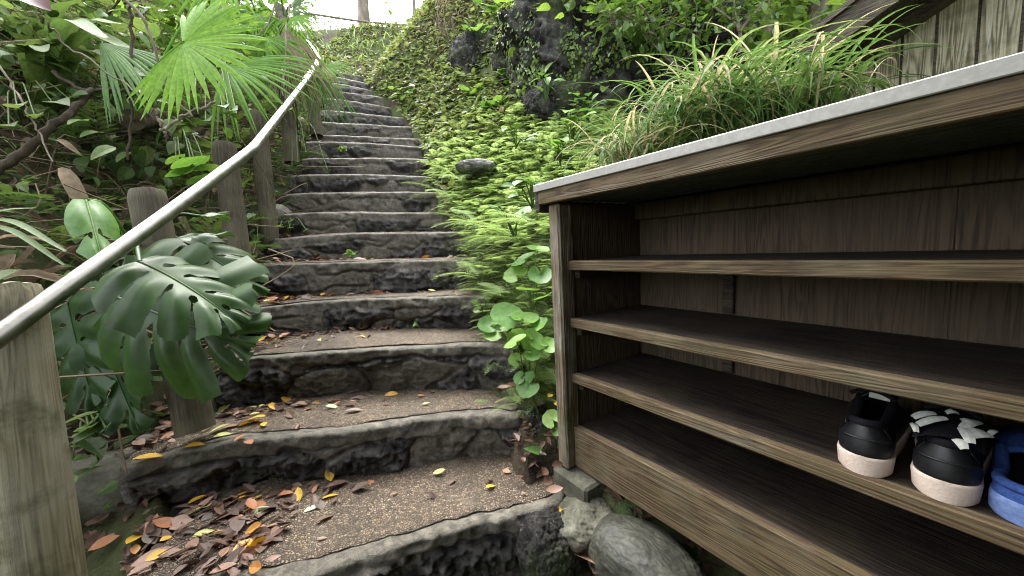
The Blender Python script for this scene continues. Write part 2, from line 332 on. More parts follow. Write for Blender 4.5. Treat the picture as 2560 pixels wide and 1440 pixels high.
    G['shade'] = leaf_mat('understorey_leaf', [(0, (.025, .045, .014)), (.5, (.062, .11, .03)), (1, (.13, .18, .055))], .55, .4, spec=.25)
    G['fig'] = leaf_mat('tiny_round_leaf', [(0, (.05, .09, .016)), (.5, (.11, .18, .03)), (1, (.19, .27, .06))], .5, .35)
    G['litter'] = leaf_mat('fallen_leaf', [(0, (.04, .024, .016)), (.3, (.12, .066, .042)), (.5, (.25, .15, .105)), (.64, (.34, .13, .045)), (.78, (.52, .31, .03)), (.9, (.42, .42, .12)), (1, (.42, .5, .28))], .5, .15, spot=(.06, .035, .022))
    G['red'] = leaf_mat('red_bract', [(0, (.035, .003, .003)), (1, (.07, .006, .006))], .4, .3)
build_materials()
# ------------------------------------------------------------------ the stone staircase: measured front edges of every step
STEP_PX = [  # (height above the eye or None, depth along the view if the edge is near eye level, edge points in photo pixels, left to right)
    (-.76, None, [(250, 1560), (420, 1505), (560, 1470), (740, 1435), (900, 1393), (1100, 1335), (1300, 1285), (1398, 1252)]),
    (-.589, None, [(300, 1168), (400, 1143), (480, 1125), (600, 1103), (900, 1073), (1100, 1045), (1230, 1032), (1298, 1036)]),
    (-.391, None, [(545, 910), (620, 898), (700, 890), (900, 874), (1100, 864), (1230, 862), (1285, 876)]),
    (-.227, None, [(585, 776), (700, 764), (800, 754), (1000, 745), (1210, 740)]),
    (None, (2.05, 2.13, 2.1), [(640, 662), (900, 655), (1170, 648)]),
    (None, (2.34, 2.44, 2.47), [(688, 597), (900, 583), (1185, 578)]),
    (None, (2.62, 2.72, 2.82), [(705, 536), (900, 530), (1150, 531)]),
    (.512, None, [(715, 486), (900, 479), (1112, 480)]), (.704, None, [(735, 438), (930, 436), (1108, 442)]),
    (.922, None, [(765, 395), (930, 394), (1098, 399)]), (1.141, None, [(770, 352), (930, 358), (1082, 367)]),
    (1.296, None, [(780, 336), (930, 341), (1068, 348)]), (1.517, None, [(798, 305), (930, 311), (1055, 319)]),
    (1.741, None, [(806, 274), (920, 284), (1036, 296)]), (1.962, None, [(815, 243), (920, 258), (1020, 279)]),
    (2.15, None, [(840, 227), (920, 236), (990, 249)]), (2.33, None, [(832, 208), (900, 218), (957, 231)]),
    (2.5, None, [(826, 189), (880, 198), (938, 211)]), (2.66, None, [(846, 180), (900, 190), (932, 198)])]
EDGES = []
for h, d, px in STEP_PX:
    if d is None: pts = [onz(x, y, h + 1) for x, y in px]
    else: pts = [P(x, y, np.interp(x, [px[0][0], px[1][0], px[2][0]], d)) for x, y in px]
    EDGES.append(np.array(pts))
HS = [float(e[:, 2].mean()) for e in EDGES]
_ym = np.array([-30, .1, .55] + [float(e[:, 1].mean()) for e in EDGES] + [6.6, 7.3, 8.2, 60])
_xl = np.array([-1.05, -1.05, -1.05] + [min(float(e[0, 0]), -1.0) for e in EDGES] + [-3.0, -3.6, -3.9, -3.9])
_xr = np.array([.25, .25, .2] + [float(e[-1, 0]) for e in EDGES] + [-1.85, -1.65, -1.6, -1.6])
_zs = np.array([0, 0, 0] + HS + [4.35, 5.2, 5.55, 5.0])
RK_D1 = np.array([-.56014744, .82839293, 0]); RK_NB = np.array([.82839293, .56014744, 0]); RK_P0 = P(1419, 652, 1.1)
def rack_local(x, y):
    dx, dy = x - RK_P0[0], y - RK_P0[1]
    return -(dx * RK_D1[0] + dy * RK_D1[1]), dx * RK_NB[0] + dy * RK_NB[1]
def terrain_z(x, y, noise=True):
    x = np.asarray(x, float); y = np.asarray(y, float)
    xl, xr, zs = np.interp(y, _ym, _xl), np.interp(y, _ym, _xr), np.interp(y, _ym, _zs)
    xl = np.where(y > 6.1, xl, xl); dr = np.maximum(x - xr, 0); dl = np.maximum(xl - x, 0)
    g = smooth(3.2, 5.6, y); far = smooth(1.0, 2.2, y)
    R = (.30 + .75 * g) * np.minimum(dr, 1.0) + (.18 + .55 * smooth(3.9, 5.2, y)) * np.maximum(dr - 1.0, 0) * far
    R = np.minimum(R, 3.6 - .8 * g)
    L = .95 * np.maximum(dl - .22, 0); L = np.minimum(L, 3.2)
    nearL = smooth(.2, 1.0, y); L = L * (.35 + .65 * nearL) * (1 - .6 * smooth(5.8, 7.2, y))
    z = zs - .06 - .75 * smooth(1.4, 2.6, dr) * smooth(2.2, 3.2, y) * (1 - smooth(5.5, 7, y)) + np.where(dr > 0, R * far + R * .4 * (1 - far), 0) + L
    # under the rack and in front of it the ground stays low
    rx, ry = rack_local(x, y)
    m = smooth(-.12, .0, rx) * smooth(-.75, -.3, ry) * (1 - smooth(.42, .75, ry)); lo = -.02 + .30 * smooth(-.07, .03, ry); z = z * (1 - m) + m * np.minimum(z, lo)
    ins = (x > xl) & (x < xr) & (y < 5.9); w = np.minimum(x - xl, xr - x); z = np.where(ins, z - .30 * smooth(0, .07, w), z)
    if noise:
        p = np.stack([x, y, x * 0], -1).reshape(-1, 3); n = fbm(p * 1.7, 5).reshape(x.shape); n2 = fbm(p * 9, 3).reshape(x.shape)
        amp = np.where(ins, 0, .1 * smooth(0, .6, dr + dl) + .012); z = z + amp * n + .022 * n2 * (1 - ins)
    return z
def warp(a, b, n, c, p=2.2):
    t = np.linspace(-1, 1, n); s = np.sign(t) * np.abs(t) ** p; return np.where(s < 0, c + s * (c - a), c + s * (b - c))
gx = np.sort(np.concatenate([np.linspace(-7, 7, 330), np.linspace(-60, -7.2, 24), np.linspace(7.2, 60, 24)]))
gy = np.sort(np.concatenate([np.linspace(-1.2, 9.5, 260), np.linspace(-40, -1.4, 20), np.linspace(9.8, 80, 26)]))
GX, GY = np.meshgrid(gx, gy, indexing='ij'); GZ = terrain_z(GX, GY)
GZ = np.where(GY > 9, GZ - .10 * (GY - 9), GZ)
a = Acc(); a.add(np.stack([GX, GY, GZ], -1).reshape(-1, 3), grid_faces(len(gx), len(gy))[:, ::-1], .5)
tag(a.build('ground', MAT['soil']), kind='structure')

stairs = thing('stone_staircase', 'rough stone staircase of grey mortar and black lava rock climbing the slope', 'staircase', tuple(EDGES[0].mean(0)))
SL = np.array(stairs.location)
STEP_GEO = []
def build_step(k):
    e = EDGES[k]; H = HS[k]; dist = max(.9, float((e[:, :].mean(0) - CAM) @ _fw)); cell = float(np.clip(dist * .0034, .0045, .016))
    ends = [e[0] + np.array([-.05, .16, 0]), *e, e[-1] + np.array([.035, .14, 0])]
    pl = pathpts(ends, 400); seg = np.r_[0, np.cumsum(np.linalg.norm(np.diff(pl, axis=0), axis=1))]; Ln = seg[-1]
    n = int(Ln / cell); s = np.linspace(0, Ln, n); pl = np.stack([np.interp(s, seg, pl[:, c]) for c in range(3)], 1)
    for _ in range(3): pl[1:-1] = (pl[:-2] + 2 * pl[1:-1] + pl[2:]) / 4
    sk = s + 7.1 * k
    wob = fbm(np.stack([sk * 3.2, sk * 0 + k, sk * 0], 1), 3)
    tg = np.gradient(pl, axis=0); tg[:, 2] = 0; tg /= np.linalg.norm(tg, axis=1)[:, None]; nn = np.stack([tg[:, 1], -tg[:, 0], tg[:, 0] * 0], 1)
    for _ in range(12): nn[1:-1] = (nn[:-2] + nn[1:-1] * 2 + nn[2:]) / 4
    pl = pl + nn * (wob * .016 + .007 * fbm(np.stack([sk * 13, sk * 0 + k, sk * 0 + 3], 1), 3))[:, None]; pl[:, 2] += fbm(np.stack([sk * 2.3, sk * 0, sk * 0 + 5], 1), 3) * .007
    back = -unit(nn[n // 4:3 * n // 4].mean(0)); rise = H - (HS[k - 1] if k else 0.0) ; rise = max(rise, .12)
    vs = np.arange(0, rise + .07, cell); nb_ = 7
    S, V = np.meshgrid(sk, vs, indexing='ij')
    lip = .05 + .028 * fbm(np.stack([sk * 4.5, sk * 0 + 3.3, sk * 0], 1), 4) + .012 * fbm(np.stack([sk * 25, sk * 0, sk * 0 + 8], 1), 3)
    if k >= 8: lip = lip * .8
    wx = S / .27 + .5 * fbm(np.stack([S * 6, V * 6, S * 0], -1).reshape(-1, 3), 3).reshape(S.shape)
    wy = V / .17 + .5 * fbm(np.stack([S * 6, V * 6, S * 0 + 9], -1).reshape(-1, 3), 3).reshape(S.shape) + k * 3.7
    f1, f2, rid = voronoi2(wx, wy); edge = f2 - f1; p3 = np.stack([S, V, S * 0 + k], -1).reshape(-1, 3)
    stone = (rid > .33).astype(float); crk = smooth(.03, .16, edge)
    below = smooth(-.004, .01, V - lip[:, None]); u = (sk - sk[0]) / Ln; side = smooth(.03, .10 if k != 1 else .3, u + .03 * wob) * (1 - smooth(.95, .99, u)); side = side[:, None]
    rg = ridged(p3 * 16, 5).reshape(S.shape); lumps = fbm(p3 * 7, 4).reshape(S.shape); fine = fbm(p3 * 60, 3).reshape(S.shape) + 2.2 * (ridged(p3 * 36, 4).reshape(S.shape) - .6)
    lava_d = -.012 + crk * (.008 + .034 * np.clip(edge, 0, .6)) + .055 * (rg - .6) + .026 * lumps + .012 * fine + .016 * (rid - .6)
    mort_d = -.003 - .016 * (1 - crk) + .012 * lumps + .005 * fine
    groove = -.022 * np.exp(-((V - lip[:, None] - .004) / .006) ** 2) * smooth(.35, .75, vnoise(np.stack([S * 5, S * 0, S * 0 + 2], -1).reshape(-1, 3)).reshape(S.shape))
    st = stone * side; d = below * (st * lava_d + (1 - st) * mort_d) + (1 - below) * (.010 * fbm(p3 * 32, 4).reshape(S.shape) + .011 * lumps - .012 * smooth(.62, .8, vnoise(p3 * 14).reshape(S.shape)) * smooth(.0, .02, V)) + groove * side
    r = .014; tq = np.clip(V / r, 0, 1); arc = -(r - r * np.sqrt(np.clip(1 - (1 - tq) ** 2, 0, 1)))
    off = d + arc - .028 * smooth(.08, rise, V) * side * (.4 + wob[:, None])
    Vf = pl[:, None] + nn[:, None] * off[..., None]; Vf[..., 2] -= V
    at = below * st * smooth(.02, .09, edge)
    # top sheet behind the lip
    tb = np.linspace(.5, .0, nb_ * 6)[:-1]
    topn = .004 * fbm(np.stack([np.repeat(sk, len(tb)) * 9, np.tile(tb, n) * 9, np.zeros(n * len(tb))], 1), 3).reshape(n, len(tb))
    o0 = off[:, 0]
    Vt = pl[:, None] + nn[:, None] * o0[:, None, None] + back[None, None] * (tb[None, :, None]); Vt[..., 2] += topn * smooth(0, .05, tb)[None] - .002
    full = np.concatenate([Vt, Vf], 1); m = full.shape[1]; lava = np.concatenate([np.zeros((n, len(tb))), at], 1)
    c = Acc(); c.add(full.reshape(-1, 3), grid_faces(n, m), .5)
    st_o = c.build('step', MAT['lava'], stairs, attrs={'lava': lava.ravel()}, loc=SL); st_o.location = (0, 0, 0)
    # washed gravel infill of the tread, with a ragged front edge
    fr = .05 + .016 * fbm(np.stack([sk * 6, sk * 0, sk * 0 + 1], 1), 4) + .007 * fbm(np.stack([sk * 40, sk * 0, sk * 0 + 4], 1), 2)
    if k > 3: fr = fr * .6
    q = np.linspace(0, 1, 24); ob = fr[:, None] + (.49 - fr[:, None]) * q[None] ** 1.3
    gt = pl[:, None] + back[None, None] * ob[..., None]; gn = .005 * fbm(np.stack([np.repeat(sk, 24) * 11, ob.ravel() * 11, np.zeros(n * 24)], 1), 3).reshape(n, 24)
    gt[..., 2] += gn + .002 + .004 * smooth(0, .02, q)[None]
    sel = slice(int(.04 * n), int(.965 * n)); g2 = gt[sel]
    c = Acc(); c.add(g2.reshape(-1, 3), grid_faces(len(g2), 24), .5)
    tr = c.build('tread', MAT['gravel'], st_o, loc=SL); tr.location = (0, 0, 0)
    STEP_GEO.append((pl, back, H))
for k in range(len(EDGES)): build_step(k)
def on_tread(k, u, b):
    pl, back, H = STEP_GEO[k]; p = pl[int(np.clip(u, 0, 1) * (len(pl) - 1))] + back * b; return np.array([p[0], p[1], p[2] + .008])

# ------------------------------------------------------------------ rocks
def rock(name, centre, size, mat, label, cat, seed=0, rough=.16, n=90, flat=0.0, rot=0.0, group=None, crag=.1, freq=1.0):
    th = np.linspace(0, 2 * math.pi, 2 * n, endpoint=False); ph = np.linspace(1e-3, math.pi - 1e-3, n)
    T, Ph = np.meshgrid(th, ph, indexing='ij'); D = np.stack([np.cos(T) * np.sin(Ph), np.sin(T) * np.sin(Ph), np.cos(Ph)], -1).reshape(-1, 3)
    q = D * freq + seed * 7.7; r = 1 + rough * fbm(q * 1.6, 5) * 1.6 + crag * (ridged(q * 3.2, 5) - .6) + crag * .45 * (ridged(q * 8.5, 4) - .6) + crag * .3 * fbm(q * 22, 3)
    Vv = D * r[:, None]; Vv = np.sign(Vv) * np.abs(Vv) ** (1 - flat); Vv = Vv * np.asarray(size)
    c, s = math.cos(rot), math.sin(rot); Vv = np.stack([c * Vv[:, 0] - s * Vv[:, 1], s * Vv[:, 0] + c * Vv[:, 1], Vv[:, 2]], 1)
    a = Acc(); a.add(Vv, grid_faces(2 * n, n, True)); o = a.build(name, mat); o.location = centre; return tag(o, label, cat, group)
rock('lava_outcrop', P(1490, 190, 4.05), (1.02, .75, .98), MAT['rock'], 'tall dark craggy lava outcrop rising from the slope beyond the ferns, largest rock', 'rock', 1, .2, 150, .05, .2, crag=.3)
rock('lava_outcrop', P(1215, 215, 4.9), (.5, .5, .62), MAT['rock'], 'dark mossy lava outcrop beside the upper steps, left of the largest rock', 'rock', 2, .2, 110, .05, .5, crag=.28)
rock('lava_outcrop', P(1690, 140, 3.75), (.6, .5, .6), MAT['rock'], 'black lava outcrop at the foot of the pale branched shrub', 'rock', 3, .2, 110, .05, .1, crag=.28)
rock('lichened_boulder', P(1385, 265, 3.5), (.27, .22, .22), MAT['rock'], 'speckled lichen covered boulder at the foot of the tall lava outcrop', 'rock', 4, .14, 90, .1, .3, crag=.16)
rock('lichened_boulder', P(1188, 412, 3.0) - np.array([0, 0, .015]), (.15, .12, .055), MAT['lichen'], 'small pale grey boulder half buried in the bright ferns', 'rock', 5, .12, 80, .05, .2, crag=.1)
rock('river_stone', P(1608, 1400, .93) + np.array([0, 0, -.03]), (.15, .095, .1), MAT['stone'], 'smooth rounded grey green stone under the front of the shoe rack', 'stone', 6, .07, 120, .16, -.85, crag=.05)
rock('lava_rock', P(1375, 1365, 1.06), (.085, .085, .10), MAT['rock'], 'dark mossy lava rock at the right end of the lowest step', 'rock', 7, .14, 80, .05, .2, crag=.2)
rock('lava_rock', P(1440, 1300, 1.05) + np.array([.03, .02, -.03]), (.1, .09, .06), MAT['concrete'], 'rough mossy stone below the concrete block of the shoe rack', 'rock', 8, .14, 70, .05, .2, crag=.15)
rock('lava_rock', P(1345, 1085, 1.36), (.09, .1, .11), MAT['rock'], 'dark mossy rock by the fallen leaves between second step and shoe rack', 'rock', 9, .16, 70, .05, .2, crag=.2)
rock('lava_rock', P(700, 520, 2.6) + np.array([-.1, .1, -.1]), (.12, .12, .14), MAT['lava'], 'grey mortar lump at the left end of the middle steps', 'rock', 10, .1, 60, .1, .2, crag=.06)
rock('grey_kerb_stone', P(235, 1215, 1.12) + np.array([-.05, .05, -.05]), (.22, .11, .11), MAT['concrete'], 'grey concrete lump behind the nearest log post at the step end', 'stone', 11, .05, 70, .25, .5, crag=.02)

# ------------------------------------------------------------------ shoe rack (local x along its front, y to its back, z up)
RZ = math.atan2(-RK_D1[1], -RK_D1[0])
rack = thing('shoe_rack', 'open weathered wooden shoe rack with four shelves beside the stone steps', 'shoe rack', tuple(RK_P0), RZ)
def rp(name, mat, boxes, parent=rack, bev=.0025, label=None):
    a = Acc()
    for lo, hi in boxes: box(a, lo, hi, bev)
    o = a.build(name, mat, parent, smooth_=False)
    if label: o['label'] = label
    return o
RL = 1.62
for i, z in enumerate((0, -.1725, -.3445)):
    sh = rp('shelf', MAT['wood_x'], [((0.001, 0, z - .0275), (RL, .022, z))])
    rp('shelf_deck', MAT['wood_shelf_shaded'], [((0.001, .0225, z - .026), (RL, .335, z - .0012))], sh)
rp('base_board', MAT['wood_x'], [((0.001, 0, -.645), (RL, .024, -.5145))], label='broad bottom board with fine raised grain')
rp('floor_board', MAT['wood_shelf_shaded'], [((0.001, .0245, -.54), (RL, .335, -.516))])
post = rp('corner_post', MAT['wood_z'], [((-.046, -.03, -.648), (0.0, .028, .1685))], bev=.006)
rp('side_panel', MAT['wood_in'], [((-.034, .0285, -.645), (-.004, .372, .168))])
rp('side_panel', MAT['wood_in'], [((RL + .002, -.02, -.645), (RL + .034, .345, .168))])
bk = []
x = 0.0; wds = [.14, .125, .16, .13, .15, .14, .155, .13, .15, .16, .12]
for i, wd in enumerate(wds):
    bk.append(((x + .0003, .338 + (.0003 if i % 2 else 0), -.64), (min(x + wd, RL) - .0003, .352 + (.004 if i % 2 else 0), .15))); x += wd
rp('back_panel', MAT['wood_in'], bk, bev=.0007)
rp('light_seal_sheet', MAT['shed_dark'], [((-.0035, .359, -.64), (RL, .372, .17))])  # unseen sheet added to keep daylight out of the back board gaps
rp('back_batten', MAT['shed_dark'], [((.285, .322, -.512), (.315, .337, -.374)), ((.285, .322, -.342), (.315, .337, -.2015)), ((.285, .322, -.17), (.315, .337, -.03))])
rp('back_rail', MAT['wood_in'], [((0.001, .312, .118), (RL, .3375, .172))])
for zc in (-.055, -.228, -.4): rp('cleat', MAT['wood_shelf_shaded'], [((.0015, .024, zc), (.022, .31, zc + .0265))])
rp('fascia', MAT['wood_x'], [((-.064, -.05, .1695), (RL + .06, -.026, .2065))], bev=.002)
rp('roof_sheet', MAT['sheet'], [((-.06, -.0255, .1845), (RL + .06, .40, .205))] + [((-.05, y, .178), (RL + .05, y + .006, .1842)) for y in np.arange(.0, .31, .034)])
rp('roof_batten', MAT['shed_dark'], [((-.055, .355, .12), (RL + .05, .398, .184))])
rp('end_trim', MAT['shed_dark'], [((-.086, -.046, .148), (-.0645, .40, .213))])
rp('metal_edging', MAT['strip'], [((-.081, -.054, .2072), (RL + .06, -.02, .2285)), ((-.081, -.0195, .2135), (RL + .06, .42, .2283))], bev=.0015)

a = Acc()
box(a, (-.075, -.095, -.11), (.075, .095, 0), .008)
Vb = a.V[0]; Vb[:] = Vb * (1 + .02 * fbm(Vb * 30, 3)[:, None]); b = a.build('concrete_block', MAT['concrete'], smooth_=False)
b.location = RK_P0 + np.array([math.cos(RZ) * .02 - math.sin(RZ) * .045, math.sin(RZ) * .02 + math.cos(RZ) * .045, -.652]); b.rotation_euler = (0, 0, RZ)
tag(b, 'mossy grey concrete block carrying the corner post of the shoe rack', 'block')

# ------------------------------------------------------------------ shoes on the third shelf
def loft(acc, rings, close=True, tint=.5):
    R = np.asarray(rings); m, n = R.shape[:2]
    acc.add(R.transpose(1, 0, 2).reshape(-1, 3), grid_faces(n, m, close), tint)
def outline(t, L, wheel, wball, wtoe):
    """half width along the shoe, t 0 heel .. 1 toe"""
    e1 = np.sqrt(np.clip(1 - (1 - np.clip(t / .13, 0, 1)) ** 2.4, 0, 1)); e2 = np.sqrt(np.clip(1 - (1 - np.clip((1 - t) / .22, 0, 1)) ** 2.2, 0, 1))
    return e1 * e2 * np.interp(t, [0, .13, .3, .5, .7, .85, 1], [wheel, wheel, wheel * .96, (wheel + wball) / 2, wball, wball * .95, wtoe])
def plan_ring(L, wh, wb, wt, n=96, grow=0.0):
    a = np.linspace(0, 2 * math.pi, n, endpoint=False); t = (1 - np.cos(a)) / 2
    return np.stack([np.sign(np.sin(a)) * outline(t, L, wh, wb, wt), t * L], 1), t
def sneaker(x, yaw, label, fabric):
    root = thing('sneaker', label, 'shoe', (0, 0, 0))
    L = .27; rg, t = plan_ring(L, .0325, .042, .034)
    a = Acc(); rings = []
    for z, g in ((0.0, -.004), (.004, .001), (.025, .0035), (.030, .0022), (.0305, -.006)):
        rings.append(np.column_stack([rg[:, 0] * (1 + g / .04), rg[:, 1] * (1 + g / .14), np.full(len(t), z) + .012 * smooth(.85, 1, t) * (z < .02)]))
    loft(a, rings); a.build('sole', MAT['sole'], root)
    a = Acc(); rings = []; ht = np.interp(t, [0, .06, .2, .38, .55, .75, .9, 1], [.080, .077, .064, .068, .082, .062, .05, .044])
    for f in np.linspace(0, 1, 12):
        z = .0295 + (ht - .0295) * f; inn = .0 - .0165 * f ** 2.2 + .0035 * math.sin(f * math.pi)
        yk = rg[:, 1] + np.where(t < .1, .012 * f * f, 0) - np.where(t > .8, .05 * f ** 1.5 * (t - .8) / .2, 0)
        rings.append(np.column_stack([rg[:, 0] * np.clip(1 + inn / .04 - .35 * f ** 3 * smooth(.5, .9, t), .1, 2), yk, z]))
    top = rings[-1]; loft(a, rings)
    # vamp over the front half
    a2 = []
    for f in np.linspace(0, 1, 6): a2.append(np.column_stack([top[:, 0] * (1 - f), top[:, 1], top[:, 2] + .016 * f * (2 - f)]))
    V = np.array(a2); sel = t > .5
    fc = grid_faces(len(t), 6, True); keep = np.array([sel[f_[0] // 6] and sel[f_[1] // 6] for f_ in fc]); a.add(V.transpose(1, 0, 2).reshape(-1, 3), fc[keep])
    up = a.build('upper', MAT['leather'], root)
    sm = up.modifiers.new('thick', 'SOLIDIFY'); sm.thickness = .004; sm.offset = -1
    # padded collar round the opening, and the dark hollow inside
    col = Acc(); selc = np.where(t <= .56)[0]; order = np.argsort(np.where(selc > len(t) / 2, selc - len(t), selc)); loop = top[selc[order]]; loop = np.vstack([loop])
    tube(col, pathpts(loop * np.array([.97, 1, 1]) + np.array([0, .003, -.002]), 60), .0065, 10); col.build('collar', MAT['lining'], root)
    ins = Acc(); R2 = []
    for f in (0, .5, 1): R2.append(np.column_stack([rg[:, 0] * (.78 - .1 * f), rg[:, 1] * .9 + .012, np.full(len(t), .042) + (ht - .05) * (1 - f) * .9]))
    loft(ins, R2); c0 = R2[-1].mean(0); base = np.vstack([R2[-1], c0]); ins.add(base, [[i, (i + 1) % len(t), len(t)] for i in range(len(t))]); ins.build('insole', MAT['lining'], root)
    # heel counter seam
    sm_ = Acc(); hs_ = rings[6][(t < .3)]; o_ = np.where(t < .3)[0]; od = np.argsort(np.where(o_ > len(t) / 2, o_ - len(t), o_)); tube(sm_, pathpts(hs_[od] * np.array([1.015, 1, 1]) - np.array([0, .002, 0]), 40), .0014, 6); sm_.build('heel_seam', MAT['leather'], root)
    # tongue, leaning back above the opening
    tn = Acc(); tv = []
    for i, yy in enumerate(np.linspace(.084, .215, 8)):
        for xx in np.linspace(-1, 1, 9): tv.append((xx * (.027 - .004 * i / 7), yy, .105 - .024 * (i / 7) ** .8 - .010 * xx * xx + .003))
    tn.add(tv, grid_faces(8, 9)); tg_ = tn.build('tongue', MAT['lining'], root); s2 = tg_.modifiers.new('thick', 'SOLIDIFY'); s2.thickness = .006
    if not fabric:
        lb = Acc(); box(lb, (-.013, 0, -.0005), (.013, .0008, .013), .0002); l_ = lb.build('size_label', MAT['white'], root, smooth_=False); l_.location = (.009, .0825, .0995); l_.rotation_euler = (-.55, .1, .12)
    else:
        # broad white zigzag ribbons lying over the opening of this shoe
        rs = np.random.RandomState(5); rb = Acc()
        segs = [((-.037, .045, .094), (-.016, .062, .102), .007), ((-.03, .022, .093), (-.004, .045, .104), .007), ((.012, .052, .106), (.019, .04, .1), .006), ((.026, .062, .103), (.012, .03, .1), .008),
                ((.012, .03, .1), (.021, .006, .09), .008), ((.018, .02, .096), (.036, .036, .097), .011), ((.036, .036, .097), (.042, .058, .096), .004), ((.008, .008, .09), (.016, -.002, .083), .008), ((-.036, .03, .09), (-.03, .012, .085), .005), ((-.005, .06, .107), (.006, .066, .108), .005)]
        for p0, p1, wd in segs:
            p0, p1 = np.array(p0), np.array(p1); d = unit(p1 - p0); sd = unit(np.cross(d, (0, -.35, 1))); vv = []
            for f in np.linspace(0, 1, 5):
                for g in (-1, 0, 1): vv.append(p0 + (p1 - p0) * f + sd * g * wd * .8 * (.55 + .45 * math.sin(f * 2.4 + .5)) + np.array([0, 0, .003 * math.sin(f * 3.1) + .001 * (1 - abs(g))]))
            rb.add(vv, grid_faces(5, 3))
        r_ = rb.build('ribbon_lace', MAT['white'], root, smooth_=False); s3 = r_.modifiers.new('thick', 'SOLIDIFY'); s3.thickness = .0009
        fill = Acc(); fv = []
        for yy in np.linspace(.012, .12, 9):
            for xx in np.linspace(-1, 1, 9): fv.append((xx * .034, yy, .086 + .012 * math.sin(min(1, yy / .08) * 1.57) - .012 * xx * xx))
        fill.add(fv, grid_faces(9, 9)); fill.build('lace_bed', MAT['lining'], root)
    q = RK_P0 + np.array([math.cos(RZ) * x[0] - math.sin(RZ) * x[1], math.sin(RZ) * x[0] + math.cos(RZ) * x[1], -.3442])
    root.location = q; root.rotation_euler = (0, 0, RZ + yaw); root.scale = (1.0, 1.0, 1.04); return root
sneaker((.660, .008), .10, 'black leather sneaker with white size label on its tongue, leftmost shoe on the shelf', False)
sneaker((.7455, .012), .06, 'black leather sneaker with white zigzag ribbon over its opening on the shelf', True)
clog = thing('slip_on_clog', 'blue felt slip on clog with open back at the shelf end', 'shoe', (0, 0, 0))
rg, t = plan_ring(.265, .042, .05, .042)
a = Acc(); loft(a, [np.column_stack([rg[:, 0] * k_, rg[:, 1], np.full(len(t), z)]) for z, k_ in ((0, .95), (.006, 1.03), (.026, 1.04), (.034, 1.0), (.035, .9))]); a.build('sole', MAT['blue_sole'], clog)
a = Acc(); ht = np.interp(t, [0, .08, .3, .45, .6, .8, 1], [.052, .05, .046, .06, .07, .06, .04]); rings = []
for f in np.linspace(0, 1, 9): rings.append(np.column_stack([rg[:, 0] * (1.0 - .13 * f * f), rg[:, 1] + np.where(t < .15, .008 * f * f, 0) - np.where(t > .8, .04 * f * (t - .8) / .2, 0), .033 + (ht - .033) * f]))
loft(a, rings); top = rings[-1]; V = np.array([np.column_stack([top[:, 0] * (1 - f), top[:, 1], top[:, 2] + .014 * f * (2 - f)]) for f in np.linspace(0, 1, 6)]); sel = t > .42
fc = grid_faces(len(t), 6, True); keep = np.array([sel[f_[0] // 6] and sel[f_[1] // 6] for f_ in fc]); a.add(V.transpose(1, 0, 2).reshape(-1, 3), fc[keep])
u_ = a.build('upper', MAT['blue'], clog); s_ = u_.modifiers.new('thick', 'SOLIDIFY'); s_.thickness = .005
a = Acc(); selc = np.where(t <= .5)[0]; od = np.argsort(np.where(selc > len(t) / 2, selc - len(t), selc)); tube(a, pathpts(top[selc[od]], 60), .007, 10); a.build('collar', MAT['blue'], clog)
a = Acc(); b0 = np.vstack([np.column_stack([rg[:, 0] * .93, rg[:, 1] * .96 + .005, np.full(len(t), .0365)]), [[0, .13, .0365]]]); a.add(b0, [[i, (i + 1) % len(t), len(t)] for i in range(len(t))]); a.build('insole', MAT['lining'], clog)
clog.location = RK_P0 + np.array([math.cos(RZ) * .826 - math.sin(RZ) * .018, math.sin(RZ) * .826 + math.cos(RZ) * .018, -.3442]); clog.scale = (1, 1, .88); clog.rotation_euler = (0, 0, RZ + .0)

# ------------------------------------------------------------------ wooden shed behind the rack
SO = 2.25
def shp(x, o, z): return RK_P0 + np.array([math.cos(RZ) * x - math.sin(RZ) * o, math.sin(RZ) * x + math.cos(RZ) * o, z])
def plane_pt(px, py, o):
    r = ray(px, py); k = ((RK_P0 - CAM) @ RK_NB + o) / (r @ RK_NB); v = CAM + r * k - RK_P0
    return np.array([-(v @ RK_D1), o, v[2]])
shed = thing('wooden_shed', 'old wooden shed with lichened vertical boards and a dark sloping eave', 'shed', tuple(shp(1.0, SO, -.2)), RZ)
sl0 = np.array([1.0, SO, -.2])
e1, e2 = plane_pt(2349, 0, SO), plane_pt(2153, 133, SO)
slope = (e1[2] - e2[2]) / (e1[0] - e2[0])
def roofz(x): return e2[2] + slope * (x - e2[0])
seams = [plane_pt(px, py, SO)[0] for px, py in ((2116, 240), (2184, 220), (2250, 200), (2336, 150), (2444, 100), (2556, 60))]
dx = seams[-1] - seams[-2]
while seams[-1] < 3.2: seams.append(seams[-1] + dx)
a = Acc()
for i in range(len(seams) - 1):
    x0, x1 = seams[i] + .006, seams[i + 1] - .006; o0 = (.0, .008)[i % 2]
    z0, z1 = roofz(x0) - .005, roofz(x1) - .005
    V = np.array([(x0, SO + o0, -.9), (x1, SO + o0, -.9), (x1, SO + o0, z1), (x0, SO + o0, z0), (x0, SO + o0 + .02, -.9), (x1, SO + o0 + .02, -.9), (x1, SO + o0 + .02, z1), (x0, SO + o0 + .02, z0)]) - sl0
    b_ = Acc(); b_.add(V, [[0, 1, 2, 3], [4, 7, 6, 5], [0, 3, 7, 4], [1, 5, 6, 2], [2, 6, 7, 3]]); b_.build('wall_board', MAT['shed_board'], shed, smooth_=False)
    b_ = Acc(); box(b_, (seams[i] - .012, SO - .001 + .0, -.9) - sl0 if False else np.array((seams[i] - .014, SO + .0085, -.9)) - sl0, np.array((seams[i] + .014, SO + .027, roofz(seams[i]) - .01)) - sl0, .002); b_.build('seam_strip', MAT['shed_dark'], shed, smooth_=False)
